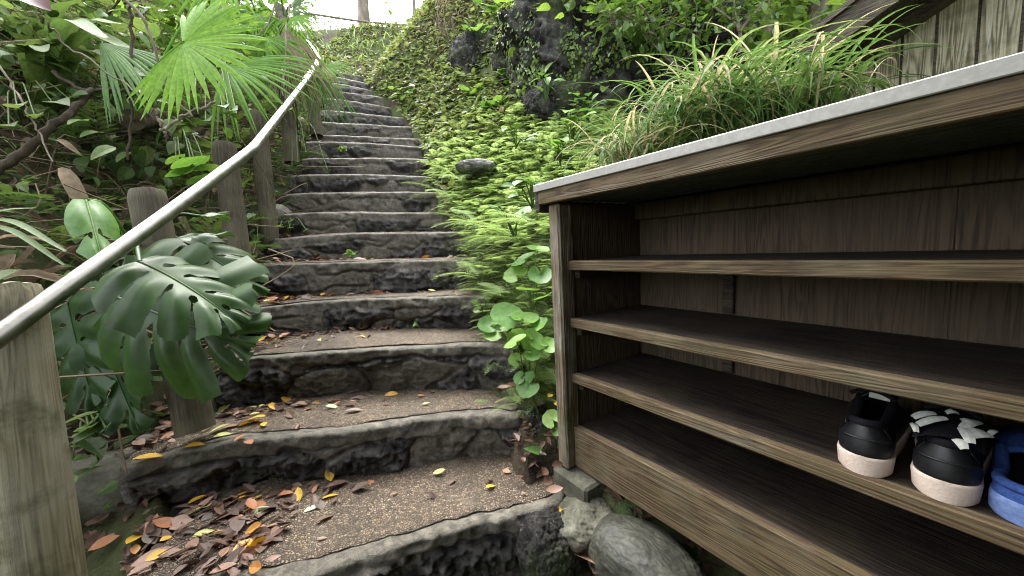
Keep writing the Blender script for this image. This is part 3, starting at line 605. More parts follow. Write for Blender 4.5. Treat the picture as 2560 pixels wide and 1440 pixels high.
def roof_part(name, mat, o0, o1, zlo, zhi, x0, x1):
    a = Acc(); V = []
    for x in (x0, x1):
        for o in (o0, o1):
            for z in (zlo, zhi): V.append((x, o, roofz(x) + z))
    V = np.array(V) - sl0; a.add(V, [[0, 4, 5, 1], [2, 3, 7, 6], [0, 1, 3, 2], [4, 6, 7, 5], [1, 5, 7, 3], [0, 2, 6, 4]]); return a.build(name, mat, shed, smooth_=False)
xe = e2[0] - .16
roof_part('roof', MAT['shed_dark'], SO - .42, SO + 2.0, .09, .12, xe - .05, 3.2)
roof_part('barge_board', MAT['shed_dark'], SO - .40, SO - .365, -.05, .089, xe - .03, 3.2)
roof_part('soffit', MAT['shed_dark'], SO - .364, SO - .003, .03, .055, xe, 3.2)
roof_part('rafter', MAT['shed_dark'], SO - .07, SO - .003, -.06, .029, xe, 3.2)

# ------------------------------------------------------------------ log posts and the steel handrail
POSTS = [  # top px, bottom px, depth, radius, depth below ground, material, label
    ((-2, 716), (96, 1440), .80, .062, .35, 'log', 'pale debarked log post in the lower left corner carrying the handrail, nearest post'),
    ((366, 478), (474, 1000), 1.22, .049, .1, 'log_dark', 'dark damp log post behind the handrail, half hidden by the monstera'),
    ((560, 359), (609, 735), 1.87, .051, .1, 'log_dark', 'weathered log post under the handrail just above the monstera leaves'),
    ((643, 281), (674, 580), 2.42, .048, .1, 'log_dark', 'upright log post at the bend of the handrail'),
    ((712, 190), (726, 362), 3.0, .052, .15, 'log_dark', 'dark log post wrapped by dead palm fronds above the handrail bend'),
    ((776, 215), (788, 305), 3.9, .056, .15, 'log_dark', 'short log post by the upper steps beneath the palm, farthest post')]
for (tp, bp, d, r, dn, mt, lab) in POSTS:
    t_ = P(*tp, d); b_ = P(*bp, d * (1 if tp[0] > 0 else .985)); dv = unit(t_ - b_); b2 = b_ - dv * dn
    n, m = 36, 46; zs_ = np.linspace(0, np.linalg.norm(t_ - b2), m); an = np.linspace(0, 2 * math.pi, n, endpoint=False)
    rr = np.full(m, r); rr = rr * (1 + .08 * (1 - zs_ / zs_[-1])); rr[-1] -= .006; rr[-2] -= .001
    A_, Z_ = np.meshgrid(an, zs_, indexing='ij'); nz = fbm(np.stack([np.cos(A_) * 2, np.sin(A_) * 2, Z_ * 2 + tp[0]], -1).reshape(-1, 3), 4).reshape(A_.shape); n2 = fbm(np.stack([np.cos(A_) * 9, np.sin(A_) * 9, Z_ * 6 + tp[0]], -1).reshape(-1, 3), 3).reshape(A_.shape)
    R = rr[None] * (1 + .05 * nz + .025 * n2)
    V = np.stack([R * np.cos(A_), R * np.sin(A_), Z_ + (Z_ > zs_[-1] - .01) * .004 * n2], -1).reshape(-1, 3)
    a = Acc(); a.add(V, grid_faces(n, m, True)); ring = V[np.arange(n) * m + m - 1]; a.add(np.vstack([ring, ring * np.array([.5, .5, 1]) + np.array([0, 0, .004]), [[0, 0, zs_[-1] + .005]]]), np.vstack([[[i, (i + 1) % n, n + (i + 1) % n, n + i] for i in range(n)]])); a.add(np.vstack([ring * np.array([.5, .5, 1]) + np.array([0, 0, .004]), [[0, 0, zs_[-1] + .005]]]), [[i, (i + 1) % n, n] for i in range(n)])
    o = a.build('log_post', MAT[mt]); o.location = b2; o.rotation_euler = Vector(dv).to_track_quat('Z', 'Y').to_euler(); tag(o, lab, 'post', 'log posts along the handrail')
rail = thing('handrail', 'dull stainless steel pipe handrail running up the left side of the steps', 'handrail', tuple(P(250, 657, .885)))
RLc = np.array(rail.location)
bend, far_ = P(632, 373, 1.46), P(763, 204, 2.62); near_ = P(0, 838, .735); near2 = near_ + (near_ - bend) * .5
straight = pathpts([near2, near_, (near_ + bend) / 2 + np.array([0, 0, -.004]), bend], 40)
a = Acc(); tube(a, straight, .0188, 24); o = a.build('lower_pipe', MAT['steel'], rail, loc=RLc); o.location = (0, 0, 0)
a = Acc(); tube(a, pathpts([bend, far_], 14), .0178, 20); o = a.build('middle_pipe', MAT['steel'], rail, loc=RLc); o.location = (0, 0, 0)
dA, dB = unit(bend - near_), unit(far_ - bend)
a = Acc(); tube(a, pathpts([bend - dA * .03, bend, bend + dB * .03], 11), .0193, 20); o = a.build('elbow_joint', MAT['steel'], rail, loc=RLc); o.location = (0, 0, 0)
a = Acc(); tube(a, np.array([P(762, 205, 2.62), P(782, 176, 3.0), P(794, 160, 3.3), P(797, 150, 3.4), P(785, 128, 3.65), P(768, 106, 3.95)]), .024, 16); o = a.build('upper_pipe', MAT['steel'], rail, loc=RLc); o.location = (0, 0, 0)


# ------------------------------------------------------------------ unseen roof and walls added round the camera to darken rack and foreground
sunshade = thing('added_sunshade', 'added unseen dark timber porch roof standing over the foot of the steps', 'sunshade', (0.2, -1.6, 0))
for nm_, lo, hi in [('shade_back_wall', (-1.2, -1.66, -.1), (1.85, -1.603, 2.29)), ('roof', (-1.2, -1.66, 2.3), (1.85, .55, 2.38)), ('shade_side_wall', (1.78, -1.6, -.1), (1.85, -.02, 2.29)), ('shade_beam', (-1.2, .42, 2.18), (1.85, .54, 2.295)), ('post', (-1.2, -.75, -.1), (-1.1, -.65, 2.29)), ('shade_beam', (-1.2, -1.6, 2.18), (-1.1, .415, 2.295))]:
    a = Acc(); box(a, lo, hi, .01); o = a.build(nm_, MAT['shed_dark'], sunshade, smooth_=False, loc=(0.2, -1.6, 0)); o.location = (0, 0, 0)
# ------------------------------------------------------------------ plant building blocks
UP = np.array([0, 0, 1.0])
def hit(px, py, lift=0.0, dmax=12):
    """first point of the ground along the view through a photo pixel"""
    r = ray(px, py); d = np.linspace(.4, dmax, 900); q = CAM + d[:, None] * r; g = q[:, 2] - terrain_z(q[:, 0], q[:, 1], False)
    i = np.argmax(g < lift) if (g < lift).any() else 899
    return q[i]
def ground_at(x, y): return float(terrain_z(np.array([x]), np.array([y]))[0])
def strip(pts, wid, nrm, fold=0.0):
    """leaf blade: three columns of vertices along a midrib"""
    pts = np.asarray(pts, float); m = len(pts); t = np.gradient(pts, axis=0); t /= np.linalg.norm(t, axis=1)[:, None] + 1e-12
    s = np.cross(np.broadcast_to(nrm, t.shape), t); s /= np.linalg.norm(s, axis=1)[:, None] + 1e-12; n2 = np.cross(t, s); wid = np.asarray(wid)[:, None]
    V = np.stack([pts + s * wid + n2 * wid * fold, pts, pts - s * wid + n2 * wid * fold], 1).reshape(-1, 3)
    return V, grid_faces(m, 3)
def T_leaf(n=7, width=.3, droop=.25, fold=.25, base=.0, peak=.4, wave=0.0, tipw=0.02):
    t = np.linspace(0, 1, n); w = width * (np.sin(math.pi * np.clip(t, 0, 1) ** (math.log(.5) / math.log(peak))) ** .8) * (1 - .0 * t) + tipw * (1 - t); w[-1] = .002
    p = np.stack([t, wave * np.sin(t * 5), -droop * t ** 2], 1); return strip(p, w, UP, fold)
def T_round(n=18, rings=3, cup=.12, notch=.8, wav=.05, seed=0):
    th = np.linspace(-math.pi, math.pi, n); V = [(0, 0, 0)]; F4 = []; rs = np.random.RandomState(seed); ph = rs.rand() * 6
    rad = (1 - notch * np.exp(-((np.abs(th) - math.pi) / .33) ** 2)) * (1 + .03 * np.sin(9 * th + ph))
    for k in range(1, rings + 1):
        r = k / rings
        for a_, R in zip(th, rad): V.append((R * r * math.cos(a_), R * r * math.sin(a_), cup * r * r + wav * r * r * math.sin(3 * a_ + ph) - .02 * math.cos(7 * a_) * r))
    F3 = [[0, 1 + i, 2 + i] for i in range(n - 1)]
    for k in range(rings - 1):
        for i in range(n - 1): a0 = 1 + k * n + i; F4.append([a0, a0 + n, a0 + n + 1, a0 + 1])
    return np.array(V, float), np.array(F4), np.array(F3)
def T_frond(n=13, W=.26, sub=0, droop=.35, seed=0, ang=62, stalk=.12):
    """feather shaped fern frond of unit length along +X; sub > 0 cuts every pinna into lobes"""
    rs = np.random.RandomState(seed); V = []; F = []
    def kite(b, d, l, wd, nz):
        s = np.array([-d[1], d[0], 0.0]); i = len(V); V.extend([b, b + d * l * .38 + s * wd + nz * l * .1, b + d * l - nz * l * .16, b + d * l * .38 - s * wd + nz * l * .1]); F.append([i, i + 1, i + 2, i + 3])
    def spine(t): return np.array([t, .02 * math.sin(3 * t + seed), -droop * t * t + .10 * t])
    ts = np.linspace(0, 1, 8); sv, sf = strip(np.array([spine(t) for t in ts]), np.linspace(.006, .002, 8), UP, 0)
    for k in range(n):
        t = stalk + (1 - stalk) * (k + .5) / n; u = (t - stalk) / (1 - stalk); l = W * (math.sin(math.pi * min(1, (u * .82 + .2)) ** .9) ** .8 * (1 - .25 * u) + .06) * rs.uniform(.9, 1.08)
        for sd in (-1, 1):
            a_ = math.radians(ang - 18 * u) * sd + rs.uniform(-.07, .07); d = np.array([math.cos(a_), math.sin(a_), -.18]); b = spine(t); nz = np.array([0, 0, .35 if sub == 0 else .2]); gap = (1 - stalk) / n
            if sub == 0: kite(b, d, l, gap * .36, nz * .5)
            else:
                dd = np.array([d[0], d[1], 0]); dd /= np.linalg.norm(dd); pr = np.array([-dd[1], dd[0], 0])
                for j in range(sub):
                    f = (j + .35) / sub; bb = b + dd * l * f + UP * (-.18 * l * f - .12 * l * f * f); ll = gap * .62 * (1 - .75 * f) + .004
                    for s2 in (-1, 1): kite(bb, dd * .55 + pr * s2 * .83, ll, ll * .34, np.array([0, 0, .1]))
                kite(b + dd * l * .86, dd, l * .2, gap * .09, np.zeros(3))
    V = np.array(V); F = np.array(F); Vall = np.vstack([sv, V]); return Vall, np.vstack([sf, F + len(sv)])
def put(acc, T, o, d, up, s=1.0, tint=.5, jit=.12):
    R = frame(d, up); sc_ = np.asarray(s, float); V = (T[0] * sc_) @ R.T + np.asarray(o); tv = np.clip(tint + RS.uniform(-jit, jit), 0, 1)
    k0 = acc.n; acc.add(V, T[1], tv)
    if len(T) > 2: acc.V.append(np.zeros((0, 3))); acc.F[3].append(np.asarray(T[2]) + k0); acc.T[3].append(np.full(len(T[2]), tv))
def rdir(tilt_lo, tilt_hi, az=None, spread=math.pi):
    a_ = RS.uniform(-math.pi, math.pi) if az is None else az + RS.uniform(-spread, spread); e = RS.uniform(tilt_lo, tilt_hi); return np.array([math.cos(a_) * math.cos(e), math.sin(a_) * math.cos(e), math.sin(e)])
FRONDS = [T_frond(12, .30, 0, .45, i) for i in range(5)]; FRONDS_F = [T_frond(15, .27, 6, .4, 10 + i) for i in range(4)]; FRONDS_S = [T_frond(17, .17, 0, .5, 20 + i, 72) for i in range(4)]
LEAF_S = [T_leaf(5, .26, .15, .3), T_leaf(5, .2, .3, .2), T_leaf(5, .32, .1, .35)]; LEAF_B = [T_leaf(8, .3, .35, .22, peak=.38), T_leaf(8, .26, .2, .3, peak=.42), T_leaf(8, .34, .45, .18, peak=.36)]
ROUND = [T_round(seed=i, cup=.1 + .06 * i) for i in range(4)]
def in_view_side(x, y): return True

# ------------------------------------------------------------------ ground cover of the slopes (uncountable)
xr_ = lambda y: float(np.interp(y, _ym, _xr)); xl_ = lambda y: float(np.interp(y, _ym, _xl))
def slope_pts(n, ylo, yhi, side, dlo, dhi, pw=1.0):
    y = RS.uniform(ylo, yhi, n); d = dlo + (dhi - dlo) * RS.rand(n) ** pw; x = np.where(side > 0, np.interp(y, _ym, _xr) + d, np.interp(y, _ym, _xl) - d); return np.stack([x, y, terrain_z(x, y)], 1), d
def rack_free(p, m=.06):
    rx, ry = rack_local(p[:, 0], p[:, 1]); return ~((rx > -.1 - m) & (ry < .42 + m))
a = Acc(); pts, dd_ = slope_pts(15500, 1.3, 4.3, 1, -.05, 2.1, .9); pts = pts[rack_free(pts)]
dens = fbm(pts * 1.3, 3)
for p, dn in zip(pts, dens):
    if dn < -.4 or RS.rand() < smooth(3.2, 4.2, p[1]): continue
    for q in range(1): put(a, FRONDS_F[RS.randint(4)] if p[1] < 2.5 else FRONDS[RS.randint(5)], p + (0, 0, RS.uniform(.01, .06)), rdir(-.05, .5), UP, RS.uniform(.08, .18), .6 + .3 * dn, .28)
tag(a.build('fern_ground_cover', MAT['fern'], smooth_=False), 'bright yellow green carpet of small ferns on the bank right of the steps', 'ground cover', kind='stuff')
a = Acc()
for (n, ylo, yhi, side, dlo, dhi) in ((15000, 3.1, 6.3, 1, -.02, 2.2), (6500, 5.7, 8.2, 1, -1.2, 2.6), (2200, 6.0, 8.2, -1, -.2, 2.4), (2500, 2.0, 4.2, 1, 1.0, 4.0)):
    pts, _ = slope_pts(n, ylo, yhi, side, dlo, dhi); dn = fbm(pts * 1.1, 3)
    for p, e in zip(pts, dn):
        if e < -.6: continue
        put(a, LEAF_S[RS.randint(3)], p + (0, 0, RS.uniform(-.005, .05)), rdir(-.5, .6), UP + np.array([0, -.5, 0]) + RS.normal(0, .35, 3), RS.uniform(.04, .1), .45 + .35 * e + (.45 if RS.rand() < .08 else 0), .22)
tag(a.build('creeping_ground_cover', MAT['creeper'], smooth_=False), 'low olive green creeping plants covering the bank above the top steps', 'ground cover', kind='stuff')
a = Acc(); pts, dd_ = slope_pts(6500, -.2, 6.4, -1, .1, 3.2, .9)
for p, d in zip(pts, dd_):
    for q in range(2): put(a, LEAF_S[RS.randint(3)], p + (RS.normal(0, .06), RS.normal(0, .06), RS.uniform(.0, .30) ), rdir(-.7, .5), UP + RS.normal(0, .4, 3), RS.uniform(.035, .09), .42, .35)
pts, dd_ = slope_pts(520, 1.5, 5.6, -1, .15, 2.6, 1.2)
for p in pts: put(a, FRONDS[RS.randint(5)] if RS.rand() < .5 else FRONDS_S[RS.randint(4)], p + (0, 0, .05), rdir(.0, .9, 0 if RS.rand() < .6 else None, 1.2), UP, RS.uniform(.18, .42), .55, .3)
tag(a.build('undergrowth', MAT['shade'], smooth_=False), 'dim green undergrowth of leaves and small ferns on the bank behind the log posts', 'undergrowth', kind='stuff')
a = Acc(); pts, dd_ = slope_pts(1300, 1.2, 5.2, -1, .22, 2.6, 1.0)
T_DEAD = [T_leaf(6, .10, .5, .6, peak=.5, wave=.04), T_leaf(6, .06, .7, .8, peak=.4, wave=.08), T_leaf(7, .18, .3, .7, peak=.5, wave=.05)]
for p in pts: put(a, T_DEAD[RS.randint(3)], p + (0, 0, RS.uniform(.01, .22)), rdir(-.9, .35), UP + RS.normal(0, .5, 3), RS.uniform(.07, .24), .4, .4)
tag(a.build('dead_leaf_tangle', MAT['dead'], smooth_=False), 'brown tangle of dead leaves and fronds hanging on the left bank', 'dead leaves', kind='stuff')
a = Acc(); pts, dd_ = slope_pts(1500, .9, 5.6, -1, .05, 2.6, 1.0)
for p in pts:
    d = rdir(-.3, 1.1); l = RS.uniform(.2, .8); e = rdir(-.6, .3); q = p + (0, 0, RS.uniform(0, .2)); tube(a, pathpts([q, q + d * l * .4 + RS.normal(0, .03, 3), q + d * l * .7 + e * l * .35], 7), RS.uniform(.0012, .0035), 4, RS.rand(), False)
pts, _ = slope_pts(220, 4.8, 7.6, 1, -.2, 1.9)
for p in pts:
    d = rdir(-.6, .7); l = RS.uniform(.12, .4); tube(a, pathpts([p, p + d * l * .5 + RS.normal(0, .04, 3), p + d * l + (0, 0, -.1)], 5), .0035, 3, RS.rand(), False)
tag(a.build('twig_tangle', MAT['twig'], smooth_=False), 'tangle of thin bare twigs and roots over the bank behind the posts', 'twigs', kind='stuff')

# ------------------------------------------------------------------ single plants: builders
def rooted(name, label, cat, base, group=None): return thing(name, label, cat, tuple(base), 0, group)
def finish(acc, name, mat, root, smooth_=True):
    o = acc.build(name, mat, root, smooth_, loc=np.array(root.location)); o.location = (0, 0, 0); return o
def fan_leaf(hub, tip, nrm, n=36, spread=2.55, join=.52, droop=.28, wfac=1.0, ragged=.08, mat='palm', tint=.5, root=None, seed=0, petiole=None, rows=10, grav=.3):
    """pleated fan palm leaf"""
    rs = np.random.RandomState(seed); L = np.linalg.norm(tip - hub); R = frame(tip - hub, nrm); a = Acc(); da = 2 * spread / n
    for i in range(n):
        al = -spread + da * (i + .5); ll = L * (.74 + .26 * math.cos(al * .55)) * rs.uniform(1 - ragged, 1 + ragged); t = np.linspace(.03, 1, rows); r = t * ll; jn = join * rs.uniform(.85, 1.12) * L
        wd = np.where(r < jn, r * math.tan(da / 2), jn * math.tan(da / 2) * np.clip((ll - r) / (ll - jn), 0, 1) ** .75) * wfac + .0004; dr = droop * rs.uniform(.7, 1.4)
        z = .05 * r - dr * L * np.clip(t - .35, 0, 1) ** 2 * 1.6 - .12 * L * abs(al / spread) ** 2 * t; x, y = r * math.cos(al), r * math.sin(al); sx, sy = -math.sin(al), math.cos(al); bend = rs.uniform(-.05, .05) * L * t ** 2; x = x + bend * sx; y = y + bend * sy
        V = np.stack([np.stack([x + sx * wd, y + sy * wd, z - wd * .55], 1), np.stack([x, y, z], 1), np.stack([x - sx * wd, y - sy * wd, z - wd * .55], 1)], 1).reshape(-1, 3)
        Wv = V @ R.T + hub; Wv[:, 2] -= np.repeat(grav * rs.uniform(.7, 1.3) * L * np.clip(t - .3, 0, 1) ** 2, 3); a.add(Wv, grid_faces(rows, 3), np.clip(tint + rs.uniform(-.16, .16), 0, 1))
    if petiole is not None: tube(a, pathpts([petiole, (petiole + hub) / 2 + np.array([0, 0, .06]), hub], 14), .006, 7, tint)
    return finish(a, 'fan_leaf', MAT[mat], root)
def monstera_leaf(hub, tip, nrm, root, mat='glossy', seed=0, width=1.0, droop=.5, tipdroop=.25, lobes=5.5, tint=.5, petiole=None):
    rs = np.random.RandomState(seed); L = np.linalg.norm(tip - hub); R = frame(tip - hub, nrm); nt_, ns = 170, 46
    t = np.linspace(0, 1, nt_); s = np.linspace(0, 1, ns); a = Acc()
    for sd in (-1, 1):
        T, S = np.meshgrid(t, s, indexing='ij'); th = np.radians(128 - 105 * T ** .8); ln = width * .52 * (np.interp(t, [0, .08, .25, .5, .75, .92, 1], [.62, .8, 1.0, .98, .72, .42, .22]))[:, None] * np.ones_like(S)
        ph = T * lobes + rs.uniform(-.05, .05); cen = np.abs((ph % 1) - .5) * 2                  # 1 on the cut between two lobes, 0 at a lobe's middle
        idx = np.floor(ph); vary = 1 + .10 * np.sin(idx * 2.3 + seed + sd); smax = vary * (1 - .22 * cen ** 3)
        curl = np.radians(14) * np.sin(S * 2) ; th2 = th - curl
        X = T * (1 - .06 * S) + S * ln * np.cos(th2); Y = sd * S * ln * np.sin(th2)
        wv = .016 * np.cos(math.pi * cen) * smooth(.05, .4, S)
        Z = .22 * S * ln - droop * (S * ln) ** 2 * 1.9 - tipdroop * T ** 2 + wv + .02 * np.sin(idx * 1.7 + seed) * S ** 2 - .05 * S ** 3 * np.sin(idx * 3.1 + seed)
        V = np.stack([X, Y, Z], -1).reshape(-1, 3) * L; F = grid_faces(nt_, ns)
        cut_w = .045 + .19 * smooth(.3, 1.0, S); cut = (1 - cen) < cut_w * (S > .32 + .1 * np.sin(idx * 5 + seed)); cut &= (T > .06) & (T < .965)
        hole = ((1 - cen) / .34) ** 2 + ((S - .2) / .085) ** 2 < 1; hole &= (np.sin(idx * 4.1 + seed * 2 + sd) > -.1) & (T > .1) & (T < .85)
        bad = (cut | hole | (S > smax)).reshape(-1); keep = ~(bad[F].sum(1) >= 2); a.add(V @ R.T + hub, F[keep], tint + .1 * math.sin(seed))
    ml = np.stack([t, t * 0, -tipdroop * t ** 2 + .004], 1) * L; tube(a, (ml @ R.T + hub)[::6], np.linspace(.0042, .0012, len(ml[::6])) * L / .4, 6, tint + .3)
    if petiole is not None: tube(a, pathpts([petiole, petiole * .4 + hub * .6 + np.array([0, 0, .05]), hub], 16), .006, 8, tint + .1)
    return finish(a, 'leaf', MAT[mat], root)
def broad_plant(label, base, leaves, mat='broad', kind='round', stem=.0022, group=None, name='broadleaf_plant', cat='plant', tint=.5):
    """leaves: list of (centre point, radius, normal)"""
    root = rooted(name, label, cat, base, group); st = Acc()
    for i, (c, r, nn) in enumerate(leaves):
        a = Acc(); out = c - np.asarray(base); out[2] = 0; out = unit(out + RS.normal(0, .02, 3)) if np.linalg.norm(out) > .01 else rdir(0, 0)
        T = ROUND[i % 4] if kind == 'round' else LEAF_B[i % 3]; o0 = c if kind == 'round' else c - out * r; put(a, T, o0, out + UP * (.1 if kind == 'round' else .15), unit(np.asarray(nn) + RS.normal(0, .12, 3)), r if kind == 'round' else r * 2, tint, .3)
        finish(a, 'leaf', MAT[mat], root); tube(st, pathpts([base + RS.normal(0, .008, 3), (np.asarray(base) * .45 + o0 * .55) + np.array([0, 0, .25 * np.linalg.norm(o0 - base)]), o0], 9), stem, 5, .6)
    finish(st, 'stem', MAT['shade'], root); return root
def fern_plant(label, base, fr, mat='fern_dark', T=None, group=None, tint=.5):
    """fr: list of (tip point or direction, length)"""
    root = rooted('fern', label, 'fern', base, group)
    for i, (d, l) in enumerate(fr): a = Acc(); put(a, (T or FRONDS_F)[i % 4], base, d, UP, l, tint, .15); finish(a, 'frond', MAT[mat], root, False)
    return root
def shrub(name, label, cat, base, limbs, leaf=(.05, .09), per=60, mat='shrub', T=None, bark='bark', spread=.13, r0=.014, group=None, tint=.5, crown='foliage', trunkname='stem', droop=(-.5, .5), jit=.3, part=True):
    root = rooted(name, label, cat, base, group); st = Acc(); lf = Acc()
    for path, rad in limbs:
        p = pathpts(path, 16); tube(st, p, np.linspace(rad, rad * .35, 16), 8, RS.rand())
        for q in range(per):
            i = RS.randint(6, 16); o = p[i] + RS.normal(0, spread, 3); d = unit(o - p[i] + RS.normal(0, .03, 3)) + rdir(*droop) * .9
            if RS.rand() < .22: tube(st, [p[i], (p[i] + o) / 2 + RS.normal(0, .01, 3), o], .0016, 3, RS.rand(), False)
            put(lf, (T or LEAF_S)[RS.randint(3)], o, d, UP + RS.normal(0, .35, 3), RS.uniform(*leaf), tint, jit)
    finish(st, trunkname, MAT[bark], root); finish(lf, crown, MAT[mat], root, False); return root

# ------------------------------------------------------------------ fan palms on the left
b0 = hit(420, 420); palm = rooted('fan_palm', 'fan palm with one large sunlit pleated leaf spread above the handrail', 'palm', b0)
a = Acc(); tube(a, pathpts([b0 - (0, 0, .1), b0 + (.02, 0, .3), P(330, 300, 1.85)], 14), [.05] * 14, 14); finish(a, 'trunk', MAT['bark_dark'], palm)
ct = P(330, 300, 1.85)
fan_leaf(P(455, 107, 1.42), P(655, 128, 1.38), unit(np.array([.2, -.95, .36])), 32, 2.2, .58, .04, tint=.72, grav=.2, root=palm, seed=1, petiole=ct)
fan_leaf(P(250, 105, 1.75), P(395, 210, 1.62), unit(np.array([-.3, -.6, .8])), 18, .5, .6, .05, mat='palm_dark', tint=.7, root=palm, seed=2, petiole=ct)
fan_leaf(P(560, 165, 2.1), P(760, 215, 2.0), unit(np.array([0, -.8, .6])), 26, 1.1, .45, .1, mat='palm', tint=.35, root=palm, seed=3, petiole=ct)
fan_leaf(P(560, -70, 2.1), P(640, 10, 2.0), unit(np.array([0, -.8, .6])), 30, 1.9, .5, .1, mat='palm', tint=.5, root=palm, seed=4, petiole=ct)
b0 = hit(735, 330); palm2 = rooted('fan_palm', 'fan palm beside the handrail bend with brown dead fronds hanging from its trunk', 'palm', b0)
a = Acc(); tube(a, pathpts([b0 - (0, 0, .1), P(722, 150, 2.95), P(700, 20, 3.05)], 14), .04, 12); finish(a, 'trunk', MAT['bark_dark'], palm2); ct = P(712, 60, 2.98)
for i, (h, tp, dr, ti) in enumerate([((808, 165, 3.3), (862, 195, 3.2), .2, .5), ((800, 190, 3.0), (790, 300, 2.9), .2, .45), ((640, 30, 2.9), (560, 110, 2.75), .6, .4), ((730, 20, 3.0), (800, -40, 2.95), .5, .5), ((660, 90, 2.8), (640, 200, 2.6), .7, .4), ((700, -20, 2.9), (620, -60, 2.8), .5, .6), ((735, 40, 2.9), (770, 90, 2.85), .2, .6)]):
    fan_leaf(P(*h), P(*tp), unit(np.array([.1, -.8, .6])), 26, 1.7 if i != 1 else .9, .4, dr, mat='palm_dark' if i % 2 else 'palm', tint=ti, root=palm2, seed=10 + i, petiole=ct, rows=8)
for i, (h, tp) in enumerate([((722, 70, 2.85), (728, 250, 2.75)), ((700, 90, 2.85), (672, 250, 2.75)), ((722, 110, 2.8), (742, 240, 2.72))]):
    o = fan_leaf(P(*h), P(*tp), unit(np.array([.3, -1, .2])), 24, .75, .3, .1, mat='dead', tint=.45, root=palm2, seed=30 + i, rows=7); o.name = 'dead_fan_leaf'; o['label'] = 'brown withered hanging fan leaf'

# ------------------------------------------------------------------ monstera
b0 = P(300, 900, 1.25); b0[2] = ground_at(b0[0], b0[1]); mon = rooted('monstera', 'glossy dark monstera with big split leaves hanging over the handrail', 'monstera', b0)
ct = P(345, 640, 1.28)
a = Acc(); tube(a, pathpts([b0 - (0, 0, .05), (b0 + ct) / 2 + (-.05, .05, 0), ct], 14), .013, 9); finish(a, 'stem', MAT['shade'], mon)
monstera_leaf(P(350, 655, 1.02), P(585, 750, .96), unit(np.array([.0, -.35, .95])), mon, seed=1, width=.95, droop=.85, tipdroop=.25, lobes=5, tint=.42, petiole=ct)
monstera_leaf(P(300, 745, 1.1), P(598, 868, 1.0), unit(np.array([-.15, -.95, .3])), mon, seed=2, width=1.08, droop=.45, tipdroop=.08, lobes=6, tint=.3, petiole=ct)
monstera_leaf(P(450, 600, 1.3), P(645, 692, 1.28), unit(np.array([.1, -.4, .9])), mon, seed=3, width=.95, droop=.65, tipdroop=.25, lobes=5, tint=.55, petiole=ct)
monstera_leaf(P(430, 600, 1.25), P(570, 560, 1.32), unit(np.array([-.3, -.45, .9])), mon, seed=4, width=.55, droop=.9, tipdroop=.3, lobes=3, tint=.45, petiole=ct)
monstera_leaf(P(250, 830, 1.18), P(335, 1080, 1.12), unit(np.array([-.1, -1, .2])), mon, seed=5, width=.8, droop=.3, tipdroop=.05, lobes=4, tint=.2, petiole=ct)
monstera_leaf(P(215, 500, .98), P(262, 662, .9), unit(np.array([.8, -.6, .25])), mon, mat='broad', seed=6, width=.42, droop=2.2, tipdroop=.1, lobes=2, tint=.55, petiole=ct)
monstera_leaf(P(170, 760, 1.2), P(220, 1010, 1.14), unit(np.array([-.1, -1, .1])), mon, seed=7, width=1.0, droop=.3, tipdroop=.05, lobes=5, tint=.12, petiole=ct)
monstera_leaf(P(500, 540, 1.34), P(560, 520, 1.5), unit(np.array([-.1, -.5, .9])), mon, seed=8, width=.6, droop=.7, tipdroop=.3, lobes=3, tint=.5, petiole=ct)
# ------------------------------------------------------------------ other plants of the left bank
def strap_plant(label, base, tips, wd, mat, name='strap_leaf_plant', tint=.4, lift=.15):
    root = rooted(name, label, 'plant', base)
    for tp in tips:
        p = pathpts([base, base * .5 + tp * .5 + UP * lift * np.linalg.norm(tp - base), tp], 14); t = np.linspace(0, 1, 14); a = Acc(); V, F = strip(p, wd * np.sin(math.pi * np.clip(t * .92 + .05, 0, 1)) ** .6 + .0008, unit(np.array([0, -.5, 1])), .25); a.add(V, F, np.clip(tint + RS.uniform(-.2, .2), 0, 1)); finish(a, 'leaf', MAT[mat], root)
    return root
bA = hit(120, 330)
strap_plant('large leaved plant with long grey green glossy blades at the upper left', bA, [P(340, 130, 1.75), P(265, 95, 1.6), P(60, 110, 1.7), P(300, 60, 1.8), P(110, 130, 1.65), P(360, 190, 1.8), P(40, 30, 1.8), P(200, 0, 1.8)], .042, 'shade', tint=.55, lift=.3)
strap_plant('strap leaves reaching in from the left edge below the handrail', P(-80, 560, 1.1), [P(165, 628, 1.0), P(160, 662, 1.05), P(90, 520, 1.2)], .008, 'shade', tint=.7, lift=.1)
a = Acc(); put(a, T_leaf(8, .34, .2, .4), P(60, -14, 1.3), P(128, 16, 1.27) - P(60, -14, 1.3), UP - np.array([0, 1.2, 0]), .115, .7, 0)
tag(a.build('red_bract', MAT['red']), 'dull red flower bract at the top left corner', 'flower')
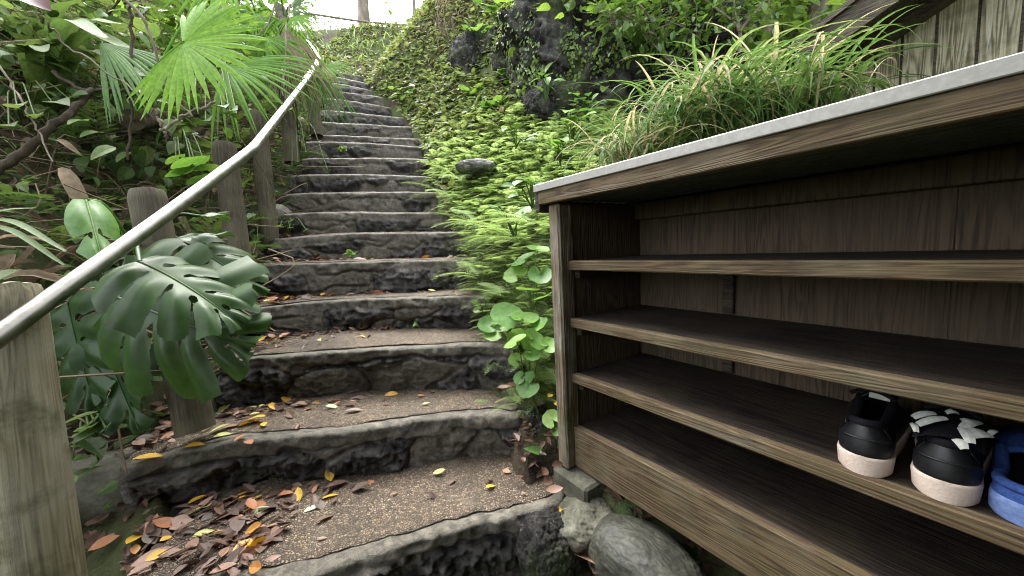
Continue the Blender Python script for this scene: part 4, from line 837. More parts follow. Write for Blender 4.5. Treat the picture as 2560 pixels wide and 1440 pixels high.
for lab, bp, tips in [('arching fern behind the second log post', (400, 490), [((300, 470), .3), ((330, 440), .28), ((450, 440), .26), ((380, 430), .25)]),
                      ('fern hanging beside the log post at the handrail bend', (690, 380), [((725, 470), .4), ((700, 450), .36), ((755, 400), .35)]),
                      ('fern fronds drooping between two log posts', (640, 430), [((620, 560), .45), ((600, 500), .4), ((640, 520), .42)]),
                      ('pale fern at the left end of the upper steps', (800, 245), [((850, 220), .45), ((835, 235), .45), ((790, 215), .4), ((760, 330), .5)]),
                      ('fern between the dark log post and the palm', (735, 300), [((750, 390), .45), ((765, 360), .45), ((720, 350), .4)]),
                      ('fern fronds low behind the third log post', (590, 520), [((560, 440), .3), ((650, 500), .32), ((630, 560), .34)]),
                      ('large dim fern on the bank behind the palm', (520, 300), [((430, 380), .5), ((470, 260), .5), ((600, 250), .5), ((560, 350), .5)]),
                      ('shaded fern among dead fronds at the far left', (110, 420), [((30, 330), .4), ((160, 330), .4), ((220, 400), .4)])]:
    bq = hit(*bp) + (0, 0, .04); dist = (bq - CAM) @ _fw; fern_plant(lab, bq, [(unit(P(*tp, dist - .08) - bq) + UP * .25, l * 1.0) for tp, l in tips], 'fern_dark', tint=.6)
for lab, bp, lv, mt, kd in [('climbing plant with broad heart leaves beside the third log post', (470, 500), [((480, 410), 1.6, .075), ((455, 435), 1.6, .06), ((520, 425), 1.65, .05), ((500, 455), 1.6, .05), ((440, 400), 1.7, .045)], 'broad', 'round'),
                        ('plant with dull green leaves behind the handrail bend', (700, 270), [((690, 255), 2.5, .06), ((665, 265), 2.45, .06), ((720, 270), 2.5, .05), ((650, 240), 2.6, .07), ((610, 255), 2.5, .06)], 'glossy', 'leaf'),
                        ('small plant with round leaves at the foot of a log post', (755, 400), [((765, 385), 2.75, .032), ((745, 410), 2.7, .03), ((730, 420), 2.7, .03), ((820, 428), 2.7, .025)], 'glossy', 'round'),
                        ('lobed dark leaves hanging below the palm leaf', (560, 330), [((575, 275), 1.75, .06), ((595, 290), 1.75, .05), ((555, 262), 1.8, .05), ((510, 300), 1.7, .07), ((480, 250), 1.7, .06)], 'glossy', 'leaf'),
                        ('shaded vine with small leaves on the dirt behind the nearest post', (230, 1120), [((265, 1070), 1.1, .018), ((215, 1110), 1.08, .02), ((250, 1120), 1.07, .017), ((200, 1085), 1.1, .02), ((235, 1050), 1.12, .016), ((180, 1150), 1.07, .02), ((245, 1155), 1.05, .02), ((222, 1070), 1.1, .03)], 'shade', 'round'),
                        ('dim broad leaves at the left edge above the handrail', (60, 330), [((40, 260), 1.5, .06), ((90, 290), 1.5, .05), ((140, 250), 1.6, .06), ((20, 310), 1.5, .05), ((190, 240), 1.7, .06)], 'shade', 'leaf'),
                        ('seedling with three leaves at the left end of a middle step', (720, 590), [((725, 570), 2.35, .02), ((765, 575), 2.3, .018), ((700, 565), 2.35, .02), ((730, 552), 2.4, .02)], 'broad', 'round')]:
    bq = hit(*bp); broad_plant(lab, bq, [(P(px, py, d), r, np.array([0, -.55, .85])) for (px, py), d, r in lv], mt, kd, .003)
for i, (lab, pth, rad, mt) in enumerate([('thick dark leaning branch crossing the shaded left bank', [(-40, 450, 1.5), (120, 330, 1.6), (235, 225, 1.75)], .02, 'bark_dark'),
        ('pale curving vine across the palm leaf, longest vine', [(290, -20, 1.4), (370, 70, 1.45), (410, 210, 1.5), (480, 290, 1.55)], .006, 'bark'), ('thin vine sagging across the upper left leaves', [(120, 55, 1.45), (160, 110, 1.5), (240, 160, 1.55), (330, 220, 1.6), (365, 240, 1.6)], .004, 'bark'),
        ('brown branch with small stubs running up to the log post', [(400, 330, 1.75), (470, 285, 1.8), (540, 255, 1.85)], .008, 'bark'), ('broken pale stick hanging behind the palm', [(392, 275, 1.5), (405, 310, 1.5), (418, 350, 1.5)], .009, 'bark'),
        ('horizontal brown branch on the shaded bank', [(130, 180, 1.8), (210, 225, 1.8), (300, 222, 1.75), (360, 240, 1.7)], .009, 'bark_dark'), ('dark upright stem left of the palm leaf', [(325, 10, 1.7), (330, 120, 1.7), (332, 230, 1.7), (320, 400, 1.7)], .008, 'bark_dark'),
        ('pale vine at the far left edge', [(-20, 130, 1.5), (40, 230, 1.5), (90, 320, 1.5), (130, 400, 1.5)], .004, 'bark'), ('thin stem rising behind the palm hub', [(560, -20, 2.3), (550, 60, 2.3), (560, 180, 2.3), (540, 250, 2.3)], .006, 'bark'),
        ('pale thin hanging vine near the dead palm fronds', [(700, -20, 2.7), (670, 60, 2.7), (640, 90, 2.7), (560, 130, 2.6)], .006, 'bark'), ('long pale stem curving beside the dead palm fronds', [(724, 10, 2.75), (716, 80, 2.72), (712, 160, 2.7), (705, 240, 2.65)], .008, 'bark')]):
    a = Acc(); tube(a, pathpts([P(*q) for q in pth], 22) + RS.normal(0, .004, (22, 3)), np.linspace(rad, rad * .6, 22), 8, RS.rand()); tag(a.build('vine' if 'vine' in lab or 'stem' in lab else 'branch', MAT[mt]), lab, 'vine' if 'vine' in lab or 'stem' in lab else 'branch')
for lab, o, tp, sz, T in [('curled brown dead leaf lying above the left end of the handrail', (10, 700, 1.05), (140, 665, 1.05), .17, 1), ('brown withered leaf at the left edge under the strap leaves', (-10, 600, 1.15), (60, 580, 1.2), .13, 1), ('folded tan dead leaf on the shaded bank', (140, 350, 1.5), (230, 375, 1.45), .1, 0), ('pinkish dead leaf behind the curled green monstera leaf', (262, 540, 1.2), (285, 508, 1.2), .05, 1), ('fibrous brown dead frond hanging on the bank', (150, 420, 1.45), (190, 500, 1.35), .25, 0)]:
    a = Acc(); put(a, T_DEAD[T], P(*o), P(*tp) - P(*o), UP - np.array([0, 1., 0]), sz, .5, 0); tag(a.build('dead_leaf', MAT['dead']), lab, 'dead leaf')
for i, (lab, bp, lims, mt, ti) in enumerate([('shaded shrub filling the top left corner behind the long blades', (60, 200), [[(40, 60, 2.0), (0, -60, 2.0)], [(120, 20, 2.2), (200, -60, 2.2)], [(220, 90, 2.3), (300, 0, 2.2)], [(60, 180, 2.0), (-60, 120, 1.9)]], 'shade', .6),
        ('shrub with slim leaves behind the bright palm leaf', (520, 200), [[(480, 60, 2.7), (420, -50, 2.7)], [(560, 50, 2.9), (600, -60, 2.9)], [(520, 120, 2.6), (600, 120, 2.6)], [(440, 130, 2.5), (380, 60, 2.5)]], 'shrub', .4),
        ('shrub beside the palm at the top left of the steps', (640, 150), [[(640, 40, 3.4), (600, -60, 3.4)], [(640, 60, 3.6), (660, -20, 3.6)], [(630, 100, 3.2), (580, 60, 3.1)]], 'shrub', .5),
        ('dim shrub on the bank between branch and palm trunk', (260, 330), [[(240, 260, 2.1), (180, 180, 2.1)], [(300, 260, 2.2), (380, 200, 2.2)], [(340, 330, 2.0), (420, 330, 1.95)]], 'shade', .5)]):
    bq = hit(*bp); shrub('shrub', lab, 'shrub', bq, [([bq, P(*l[0]), P(*l[1])], .012) for l in lims], (.045, .105), 120, mt, LEAF_B, 'bark_dark', .16, tint=ti, jit=.35)
bq = hit(815, 130); shrub('twiggy_shrub', 'bare twiggy shrub with small leaves against the white sky left of the tree trunk', 'shrub', bq, [([bq, P(810 + dx_, 70, 7.4), P(800 + dx_ * 2.2, -30 + abs(dx_) * .3, 7.4)], .018) for dx_ in (-48, -30, -14, 2, 16, 30)], (.035, .07), 46, 'shrub', None, 'bark', .26, tint=.35)
bq = hit(880, 130)
a = Acc()
for i in range(260):
    q = bq + np.array([RS.normal(.0, .55), RS.normal(.1, .3), 0]); q[2] = ground_at(q[0], q[1]) ; put(a, T_leaf(6, .05, .5, .2), q, rdir(.6, 1.4), UP + RS.normal(0, .4, 3), RS.uniform(.07, .17), .6, .3)
tag(a.build('grass_fringe', MAT['fern'], smooth_=False), 'sunlit tufts of grass along the crest of the bank under the tree trunk', 'grass', kind='stuff')
# ------------------------------------------------------------------ trees on the crest
def tree(label, bpx, tpx, d, r, crown_n, name='tree', seed=0, lf=(.1, .2), mat='shrub'):
    tp = P(*tpx, d); b = P(*bpx, d); root = rooted(name, label, 'tree', b); a = Acc(); n, m = 20, 30; p = pathpts([b - (0, 0, .4), b, (b + tp) / 2 + (.01, 0, 0), tp, tp + (tp - b) * .9], m)
    tube(a, p, np.linspace(r * 1.12, r * .8, m) * (1 + .05 * np.sin(np.linspace(0, 20, m))), n)
    top = p[-1]; c = Acc()
    for i in range(7):
        e = top + RS.normal(0, .5, 3) * (1, 1, .4) + (0, 0, .5); tube(a, pathpts([p[-4 - i % 3], (p[-3] + e) / 2 + RS.normal(0, .1, 3), e], 8), np.linspace(r * .4, r * .12, 8), 7)
        for q in range(crown_n): put(c, LEAF_B[RS.randint(3)], e + RS.normal(0, .35, 3), rdir(-.6, .4), UP + RS.normal(0, .3, 3), RS.uniform(*lf), .5, .35)
    finish(a, 'trunk', MAT['bark'], root); finish(c, 'crown', MAT[mat], root, False); return root
tree('tree with straight grey trunk standing on the crest against the white sky', (912, 95), (904, -30), 8.0, .125, 60)
tree('thin pale sapling trunk on the crest right of the straight tree', (1036, 60), (1033, -30), 8.0, .035, 30)
tree('smooth pale tree trunk behind the sedge, left of its neighbour', (1895, 150), (1925, -40), 3.5, .07, 110)
tree('smooth pale leaning tree trunk behind the sedge nearer the shed', (2020, 130), (2062, -40), 3.75, .085, 110)
a = Acc(); tube(a, pathpts([P(690, 22, 7.2), P(800, 38, 7.2), P(900, 53, 7.2), P(1000, 62, 7.2)], 20), .02, 8); tag(a.build('rail_branch', MAT['bark']), 'long thin bare pole crossing in front of the sky at the crest', 'branch')
# ------------------------------------------------------------------ sedge clumps between rack and shed
def blade(acc, o, az, e0, k, L, wd, tint):
    t = np.linspace(0, 1, 13); el = e0 - k * t ** 1.25; st = L / 12; r = np.r_[0, np.cumsum(np.cos(el[:-1])) * st]; z = np.r_[0, np.cumsum(np.sin(el[:-1])) * st]; tw = az + .25 * RS.normal() * t
    p = o + np.stack([r * np.cos(tw), r * np.sin(tw), z], 1); V, F = strip(p, wd * (np.sin(math.pi * np.clip(.12 + .88 * t, 0, 1)) ** .6) + .0004, np.array([-math.sin(az) * .2, math.cos(az) * .2, 1.0]), .35); acc.add(V, F, tint)
SED = [T_leaf(12, .03, 1.0, .35, peak=.3, tipw=.008)]
for i, (px, py, d, n, hgt, lab) in enumerate([(1590, 410, 2.0, 230, .34, 'fine pale sedge tussock above the left half of the rack top, lowest and leftmost'), (1690, 365, 2.0, 150, .46, 'dense arching sedge tussock in front of the black outcrop'), (1800, 335, 1.97, 160, .54, 'tall sedge tussock with many straw coloured blades in the middle of the row'), (1905, 305, 1.97, 150, .48, 'tall green sedge tussock below the pale tree trunks'), (2010, 275, 1.95, 120, .38, 'sedge tussock with broad blades arching over the rack next to the shed'), (1780, 270, 2.5, 130, .45, 'sedge tussock behind the row, below the pale shrub'), (1950, 235, 2.5, 90, .36, 'sedge tussock behind the row, beside the shed eave')]):
    b0 = P(px, py, d); b0 = b0 - (0, 0, .03); root_z = b0[2]; a = Acc()
    for q in range(n):
        o = b0 + np.array([RS.normal(0, .085), RS.normal(0, .085), 0]); dead = RS.rand() < .18 + (.25 if i == 0 else 0)
        blade(a, o, RS.uniform(-math.pi, math.pi), RS.uniform(.85, 1.5), RS.uniform(1.5, 3.0), hgt * RS.uniform(.7, 1.5), RS.uniform(.0035, .0095) * (.65 if i == 0 else 1), np.clip((.86 if dead else .4) + RS.uniform(-.2, .14), 0, 1))
    gz = ground_at(b0[0], b0[1])
    if gz < root_z:                         # root ball reaching down to the slope
        th = np.linspace(0, 2 * math.pi, 9)[:-1]
        for q in range(90): put(a, SED[0], b0 + np.array([RS.normal(0, .08), RS.normal(0, .08), -.02]), rdir(-.9, .1), UP, RS.uniform(.15, .3), .9, .1)
    o = a.build('sedge_tussock', MAT['sedge'], smooth_=False, loc=b0); tag(o, lab, 'sedge', 'sedge tussocks behind the rack')
    a = Acc(); nz = max(root_z - gz, .05) + .1
    m_ = 14; ph = np.linspace(0, 1, 8); A_, Z_ = np.meshgrid(np.linspace(0, 2 * math.pi, m_, endpoint=False), ph, indexing='ij'); R_ = .13 * (.75 + .6 * (1 - Z_)) * np.sqrt(np.clip(1.02 - Z_ ** 4, 0.02, 1)); a.add(np.stack([R_ * np.cos(A_), R_ * np.sin(A_), -nz + Z_ * (nz + .01)], -1).reshape(-1, 3), grid_faces(m_, 8, True)); c_ = a.build('root_mound', MAT['soil'], o)
# shrub with pale branches and bright backing foliage
bq = P(1700, 175, 3.2)
shrub('pale_branched_shrub', 'shrub with pale bare branches and small light green leaves above the sedge', 'shrub', bq, [([bq, P(1640, 105, 3.15), P(1625, 45, 3.1), P(1570, -20, 3.1)], .018), ([bq, P(1650, 130, 3.15), P(1590, 60, 3.1), P(1530, 55, 3.0)], .01), ([P(1632, 75, 3.12), P(1690, 60, 3.1), P(1740, 90, 3.0)], .009), ([P(1640, 105, 3.15), P(1700, 20, 3.2), P(1720, -30, 3.2)], .01), ([P(1640, 90, 3.1), P(1560, 40, 3.0), P(1510, 30, 3.0)], .008)], (.045, .085), 120, 'shrub', LEAF_S, 'bark', .1, tint=.45)
bq = P(1850, 130, 3.0)
shrub('pale_branched_shrub', 'forked pale branched shrub in front of the smooth tree trunks', 'shrub', bq, [([bq, P(1848, 75, 3.0), P(1815, 40, 3.0), P(1735, -20, 3.0)], .016), ([P(1848, 80, 3.0), P(1880, 40, 3.0), P(1935, -25, 3.0)], .014), ([P(1848, 70, 3.0), P(1835, 20, 3.0), P(1838, -30, 3.0)], .012)], (.05, .09), 70, 'shrub', LEAF_S, 'bark', .11, tint=.5)
for lab, bp, d0, lims, ti, sp in [('light green leafy bush filling the slope behind the pale shrub', (1600, 140), 3.55, [((1480, 40), (1440, -40)), ((1560, 60), (1540, -40)), ((1640, 60), (1660, -40)), ((1720, 80), (1760, -30)), ((1780, 90), (1840, 10))], .72, .26), ('yellow green bush glowing behind the tree trunks beside the shed', (1990, 120), 3.85, [((1900, 60), (1860, -30)), ((1980, 60), (1970, -40)), ((2050, 60), (2080, -30)), ((2090, 80), (2160, 10)), ((2010, 90), (2120, -60))], .85, .32)]:
    bq = P(*bp, d0); shrub('leafy_bush', lab, 'bush', bq, [([bq, P(*l0, d0 - .1), P(*l1, d0)], .014) for l0, l1 in lims], (.08, .16), 190, 'shrub', LEAF_B, 'bark', sp, tint=ti)
strap_plant('ginger like plant with long bright yellow green blades beside the shed eave', P(2030, 140, 3.5), [P(2160, 15, 3.3), P(2080, 20, 3.3), P(1990, 20, 3.4), P(2120, 60, 3.2), P(2190, -20, 3.4), P(1950, 60, 3.3)], .06, 'shrub', 'ginger_plant', .85, .25)
# creeping fig on the outcrop
def on_rock(name_i): return [o for o in bpy.data.objects if o.name.startswith('lava_outcrop')][name_i]
for ri, lab, n, sel_ in [(0, 'creeping fig with tiny bright leaves draped down the left face of the tall outcrop', 8000, lambda v, c: ((v[:, 0] < c[0] + .1) & (fbm(v * 2.2, 3) > -.15)) | (fbm(v * 2.2, 3) > .1)), (1, 'creeping fig covering the mossy outcrop beside the upper steps', 2600, lambda v, c: fbm(v * 2.2 + 5, 3) > -.05), (2, 'sparse creeping fig on the black outcrop under the shrub', 900, lambda v, c: fbm(v * 2.2 + 9, 3) > .2)]:
    ro = on_rock(ri); V = np.empty(len(ro.data.vertices) * 3); ro.data.vertices.foreach_get('co', V); V = V.reshape(-1, 3) + np.array(ro.location); c = np.array(ro.location); V = V[(V[:, 1] < c[1] + .15)]; ok = V[sel_(V, c)]
    a = Acc()
    for q in range(n):
        v = ok[RS.randint(len(ok))]; nn = unit(v - c); put(a, LEAF_S[2], v + nn * .012 + RS.normal(0, .012, 3), unit(np.cross(nn, RS.normal(0, 1, 3))) - UP * .2, nn + RS.normal(0, .3, 3), RS.uniform(.022, .045), .5, .4)
    tag(a.build('creeping_fig', MAT['fig'], smooth_=False), lab, 'creeper')
# hanging roots and dry grass over the bank edge by the outcrop
a = Acc()
for q in range(420):
    p = P(RS.uniform(1085, 1330), RS.uniform(-20, 60), RS.uniform(4.9, 5.4)); l = RS.uniform(.25, .6); tube(a, pathpts([p, p + RS.normal(0, .05, 3) - (0, .12, l * .4), p + RS.normal(0, .06, 3) - (0, .1, l)], 6), .0035, 3, RS.uniform(.0, .9), False)
tag(a.build('hanging_roots', MAT['twig'], smooth_=False), 'fringe of dry hanging roots and grass over the bank edge left of the outcrop', 'roots', kind='stuff')
# ------------------------------------------------------------------ broad leaved plants on the right bank
N0 = np.array([-.1, -.5, .85])
def cluster(px, py, d, n, spread, r, up=.1):
    return [(P(px, py, d) + np.array([RS.uniform(-1, 1) * spread, RS.uniform(-.6, .4) * spread, RS.uniform(-.2, 1) * spread * .8]), r * RS.uniform(.7, 1.2), N0) for _ in range(n)]
for lab, bp, cl, mt, kd in [
    ('large leaved plant hanging from the top of the bank, with one yellow leaf', (1245, 60, 4.2), cluster(1235, 25, 4.0, 9, .2, .085), 'broad', 'leaf'), ('broad leaved plant on top of the outcrop under the frame edge', (1380, 50, 4.0), cluster(1370, 30, 3.8, 12, .24, .095), 'broad', 'round'),
    ('pale broad leaves leaning out left of the outcrop top', (1310, 90, 4.1), cluster(1310, 65, 3.9, 8, .17, .08), 'broad', 'leaf'), ('leafy sprig growing halfway down the left side of the outcrop', (1200, 110, 4.5), cluster(1195, 88, 4.3, 8, .16, .07), 'broad', 'leaf'),
    ('compact leafy plant right beside the upper steps', (1005, 262, 4.9), cluster(1005, 240, 4.8, 9, .16, .075), 'broad', 'leaf'), ('round leaved plant under the mossy outcrop', (1185, 262, 4.3), cluster(1185, 235, 4.2, 6, .14, .085), 'broad', 'round'), ('pair of round leaves above the pale boulder bank', (1237, 300, 3.9), cluster(1235, 268, 3.8, 5, .1, .07), 'broad', 'round'),
    ('bushy seedling in the crevice left of the tall outcrop', (1275, 225, 4.0), cluster(1275, 205, 3.9, 11, .14, .07), 'broad', 'leaf'), ('compound leaved seedling at the right foot of the outcrop', (1470, 300, 3.1), cluster(1470, 272, 3.0, 10, .13, .06), 'broad', 'leaf'), ('dark leaved sprig against the black outcrop', (1570, 170, 3.3), cluster(1568, 140, 3.2, 9, .1, .045), 'glossy', 'leaf'),
    ('large leaved plant among the ferns right of the lichened boulder', (1430, 360, 2.9), cluster(1440, 315, 2.8, 9, .16, .07), 'broad', 'leaf'), ('shining plant among the ferns right of the small pale boulder', (1290, 370, 3.0), cluster(1290, 350, 2.9, 6, .12, .055), 'glossy', 'leaf'), ('light leaved plant above the left corner of the rack', (1400, 410, 2.5), cluster(1400, 375, 2.4, 7, .12, .05), 'broad', 'leaf'), ('leafy plant at the left foot of the sedge', (1520, 400, 2.3), cluster(1515, 370, 2.2, 8, .11, .05), 'broad', 'leaf'),
    ('strappy fern like plant in front of the outcrop', (1365, 250, 3.2), cluster(1370, 220, 3.15, 8, .12, .05), 'broad', 'leaf'), ('tall leafy plant against the corner post of the rack', (1330, 520, 1.95), cluster(1320, 485, 1.9, 7, .1, .045), 'broad', 'leaf'), ('soft leaved plant just left of the rack corner', (1285, 590, 2.0), cluster(1280, 545, 1.95, 6, .09, .05), 'broad', 'round')]:
    broad_plant(lab, P(*bp), cl, mt, kd, .004)
for lab, bp, lv, mt in [
    ('glossy round leaved plant touching the middle of the rack post', (1335, 780, 1.55), [((1310, 650), 1.62, .062), ((1345, 625), 1.6, .05), ((1290, 690), 1.6, .055), ((1350, 690), 1.5, .05), ((1320, 725), 1.5, .05), ((1355, 745), 1.45, .045)], 'broad'),
    ('large round leaved plant at the end of the lower steps', (1290, 900, 1.45), [((1268, 790), 1.45, .068), ((1245, 830), 1.47, .06), ((1312, 800), 1.42, .055), ((1225, 815), 1.5, .05), ((1300, 850), 1.4, .05), ((1345, 815), 1.38, .045)], 'broad'),
    ('low plant with bright yellow green round leaves beside the rack post', (1320, 1010, 1.32), [((1290, 855), 1.32, .048), ((1335, 850), 1.3, .045), ((1372, 865), 1.28, .035), ((1330, 885), 1.28, .03), ((1290, 900), 1.34, .028)], 'broad'),
    ('single round leaf on a thin stalk near the rack post foot', (1345, 1040, 1.28), [((1322, 962), 1.27, .048), ((1300, 945), 1.3, .025)], 'broad'),
    ('heart shaped leaves low beside the rack post', (1395, 1120, 1.2), [((1380, 1048), 1.2, .032), ((1392, 1075), 1.19, .022)], 'broad'),
    ('four leaved seedling at the right end of a lower step', (1215, 790, 1.62), [((1190, 757), 1.6, .022), ((1215, 750), 1.6, .022), ((1195, 775), 1.6, .02), ((1215, 778), 1.58, .018)], 'broad')]:
    broad_plant(lab, P(*bp), [(P(px, py, d), r, np.array([-.15, -.6, .8])) for (px, py), d, r in lv], mt, 'round', .0022, tint=.6)
a = Acc(); put(a, T_leaf(9, .2, .3, .25), P(1365, 1135, 1.22), P(1315, 1112, 1.2) - P(1365, 1135, 1.22), UP - np.array([0, .5, 0]), .075, .35, 0); tag(a.build('slender_leaf_plant', MAT['broad']), 'single slender green leaf between the second step and the rack post', 'plant')
for lab, bp, az, n, ln in [('fern leaning over the right end of the middle steps', (1190, 560, 2.15), 2.6, 6, .26), ('fern with toothed fronds over the fourth step end', (1195, 690, 1.85), 2.8, 5, .25), ('fern spreading below the rack corner', (1290, 600, 1.8), 2.5, 7, .27), ('fern in front of the rack corner post', (1330, 560, 1.75), 3.0, 7, .27), ('small dark fern at the second step end', (1300, 1010, 1.33), 3.0, 4, .1), ('fern beside the glossy plant at the step end', (1250, 740, 1.7), 2.8, 6, .22), ('fern over the right end of the upper middle steps', (1120, 490, 2.7), 2.7, 6, .3), ('fern beside the pale boulder', (1150, 450, 2.85), 2.4, 6, .3), ('low fern against the rack post by the round leaves', (1375, 900, 1.3), 2.9, 5, .12)]:
    bq = P(*bp); fern_plant(lab, bq, [(rdir(.05, .7, az, 1.3), ln * RS.uniform(.8, 1.15)) for _ in range(n)], 'fern', tint=.62)
for lab, k, u, b, n in [('tiny weed with yellow bud growing on a lower step', 3, .0, 0, 0)]: pass
for lab, px, py, d, n, r in [('small weed rosette at the riser of the fifth step', 880, 640, 2.12, 7, .022), ('tiny seedling at the foot of a lower riser', 1050, 822, 1.72, 4, .012), ('small weed sprouting on an upper middle step', 858, 378, 3.6, 7, .03)]:
    bq = P(px, py, d); broad_plant(lab, bq, [(bq + np.array([RS.uniform(-1, 1) * .04, -.01, RS.uniform(.01, .03)]), r * RS.uniform(.7, 1.2), UP) for _ in range(n)], 'broad', 'leaf', .001, tint=.6)
# ------------------------------------------------------------------ fallen leaves
T_LIT = [T_leaf(7, .2, .12, .35, peak=.45), T_leaf(7, .24, -.25, .3, peak=.5), T_leaf(7, .17, .3, .6, peak=.5, wave=.06), T_leaf(7, .3, .1, .2, peak=.5), T_leaf(7, .26, -.1, .5, peak=.42)]
LITME = {}
CNAME = {'brown': .25, 'dark': .06, 'pink': .47, 'orange': .62, 'yellow': .78, 'lime': .9, 'pale': 1.0}
def litter_leaf(pos, size, col, yaw, tilt, shape, label, group):
    key = (shape, col)
    if key not in LITME:
        a = Acc(); a.add(T_LIT[shape][0] - np.array([.5, 0, 0]), T_LIT[shape][1], CNAME[col]); o = a.build('fallen_leaf', MAT['litter']); LITME[key] = o.data
    else: o = bpy.data.objects.new('fallen_leaf', LITME[key]); COL.objects.link(o)
    o.location = pos; o.rotation_euler = (tilt[0], tilt[1], yaw); o.scale = (size, size, size); return tag(o, label, 'fallen leaf', group)
for px, py, k, sz, col, yaw, shp_, lab in [
    (370, 1141, 1, .07, 'yellow', .45, 3, 'large yellow fallen leaf near the left end of the second step'), (486, 1112, 1, .058, 'yellow', .2, 0, 'yellow fallen leaf on the second step right of the largest yellow one'), (600, 1092, 1, .04, 'orange', 1.2, 3, 'orange fallen leaf at the lip of the second step'), (622, 1104, 1, .04, 'orange', -.6, 3, 'round orange fallen leaf touching the other orange one'), (583, 1064, 1, .062, 'pink', .9, 3, 'large round pinkish fallen leaf on the second step'), (558, 1090, 1, .05, 'lime', .4, 4, 'curled lime green fallen leaf left of the pink one'), (640, 1053, 1, .055, 'yellow', .1, 0, 'yellow fallen leaf right of the pink round leaf'), (660, 1062, 1, .04, 'yellow', 2.3, 4, 'small yellow fallen leaf in the bright patch on the second step'), (580, 1030, 1, .045, 'yellow', .1, 3, 'yellow fallen leaf behind the pink round leaf'), (640, 1036, 1, .04, 'lime', .6, 4, 'pale lime fallen leaf in the bright patch on the second step'),
    (770, 1022, 1, .03, 'orange', .9, 3, 'small red orange fallen leaf in the middle of the second step'), (832, 1016, 1, .052, 'pale', .2, 0, 'whitish green fallen leaf in the middle of the second step'), (842, 1010, 1, .035, 'orange', .4, 1, 'orange fallen leaf lying on the whitish one'), (824, 1240, 0, .05, 'yellow', .35, 0, 'slim yellow fallen leaf on the lowest step below the riser'), (815, 1293, 0, .055, 'brown', .9, 0, 'red brown fallen leaf in the middle of the lowest step'), (800, 1262, 0, .045, 'dark', -.7, 3, 'lobed dark red fallen leaf beside the red brown one'), (335, 1345, 0, .048, 'yellow', 1.7, 3, 'bright yellow broken fallen leaf on the litter at the lower left'), (415, 1345, 0, .03, 'yellow', 1.3, 3, 'small round yellow fallen leaf on the lowest step'), (508, 1332, 0, .05, 'lime', .5, 0, 'slim yellow green fallen leaf on the lowest step'), (260, 1355, 0, .06, 'orange', .9, 3, 'orange brown fallen leaf near the foot of the nearest post'),
    (390, 1390, 0, .1, 'pink', .45, 0, 'largest pinkish tan fallen leaf at the lower left'), (480, 1358, 0, .05, 'pink', -.5, 3, 'grey pink fallen leaf right of the small yellow one'), (580, 1282, 0, .075, 'brown', .8, 0, 'long brown fallen leaf leaning against the first riser'), (650, 1320, 0, .045, 'orange', 0, 3, 'tan orange fallen leaf on the lowest step'), (695, 1312, 0, .06, 'pink', .6, 2, 'curled pinkish fallen leaf on the lowest step'), (650, 1280, 0, .055, 'pale', .4, 4, 'pale grey green fallen leaf on the lowest step'), (680, 1265, 0, .05, 'pink', .6, 0, 'pink tan fallen leaf below the first riser'), (480, 1285, 0, .05, 'lime', .3, 1, 'lime fallen leaf at the first riser'), (595, 1310, 0, .028, 'brown', .5, 3, 'small round brown fallen leaf on the lowest step'), (780, 1270, 0, .045, 'pale', .5, 0, 'grey green narrow fallen leaf on the lowest step'),
    (1226, 1215, 0, .036, 'yellow', .6, 3, 'curled yellow fallen leaf alone on the gravel of the lowest step'), (1224, 1200, 0, .035, 'brown', .9, 2, 'brown sliver of leaf behind the curled yellow one'), (1266, 1177, 0, .03, 'orange', -.5, 3, 'small orange red fallen leaf at the back of the lowest step'), (1098, 1181, 0, .042, 'lime', .15, 1, 'pale green fallen leaf at the back of the lowest step'), (1077, 1237, 0, .04, 'dark', -.1, 2, 'rolled dark brown fallen leaf on the open gravel'), (1310, 1233, 0, .02, 'pink', 0, 0, 'tiny straw coloured leaf near the right end of the lowest step'), (985, 1232, 0, .028, 'pink', .9, 2, 'small dull pink fallen leaf on the open gravel'), (805, 1345, 0, .025, 'pink', .2, 0, 'faint tan leaf near the lip of the lowest step'), (680, 1397, 0, .04, 'pink', .6, 0, 'dull pink fallen leaf near the lower frame edge'), (1052, 988, 1, .028, 'orange', .3, 3, 'small red fallen leaf at the back of the second step'), (1065, 1008, 1, .03, 'lime', .2, 0, 'tiny yellow green fallen leaf on the second step right half'),
    (905, 870 - 30, 2, .05, 'yellow', .1, 2, 'yellow folded fallen leaf at the lip of the third step'), (905, 648, 4, .05, 'orange', 0, 3, 'orange fallen leaf at the edge of the fifth step beside the weed')]:
    z = HS[k] + .012; q = onz(px, py, z) if abs(z - 1) > .09 else P(px, py, 2.08)
    litter_leaf(q, sz, col, yaw, (RS.uniform(-.3, .3), RS.uniform(-.25, .25)), shp_, lab, None)
cols = ['brown'] * 7 + ['dark'] * 6 + ['pink'] * 4 + ['orange'] * 2 + ['yellow'] * 2 + ['lime']
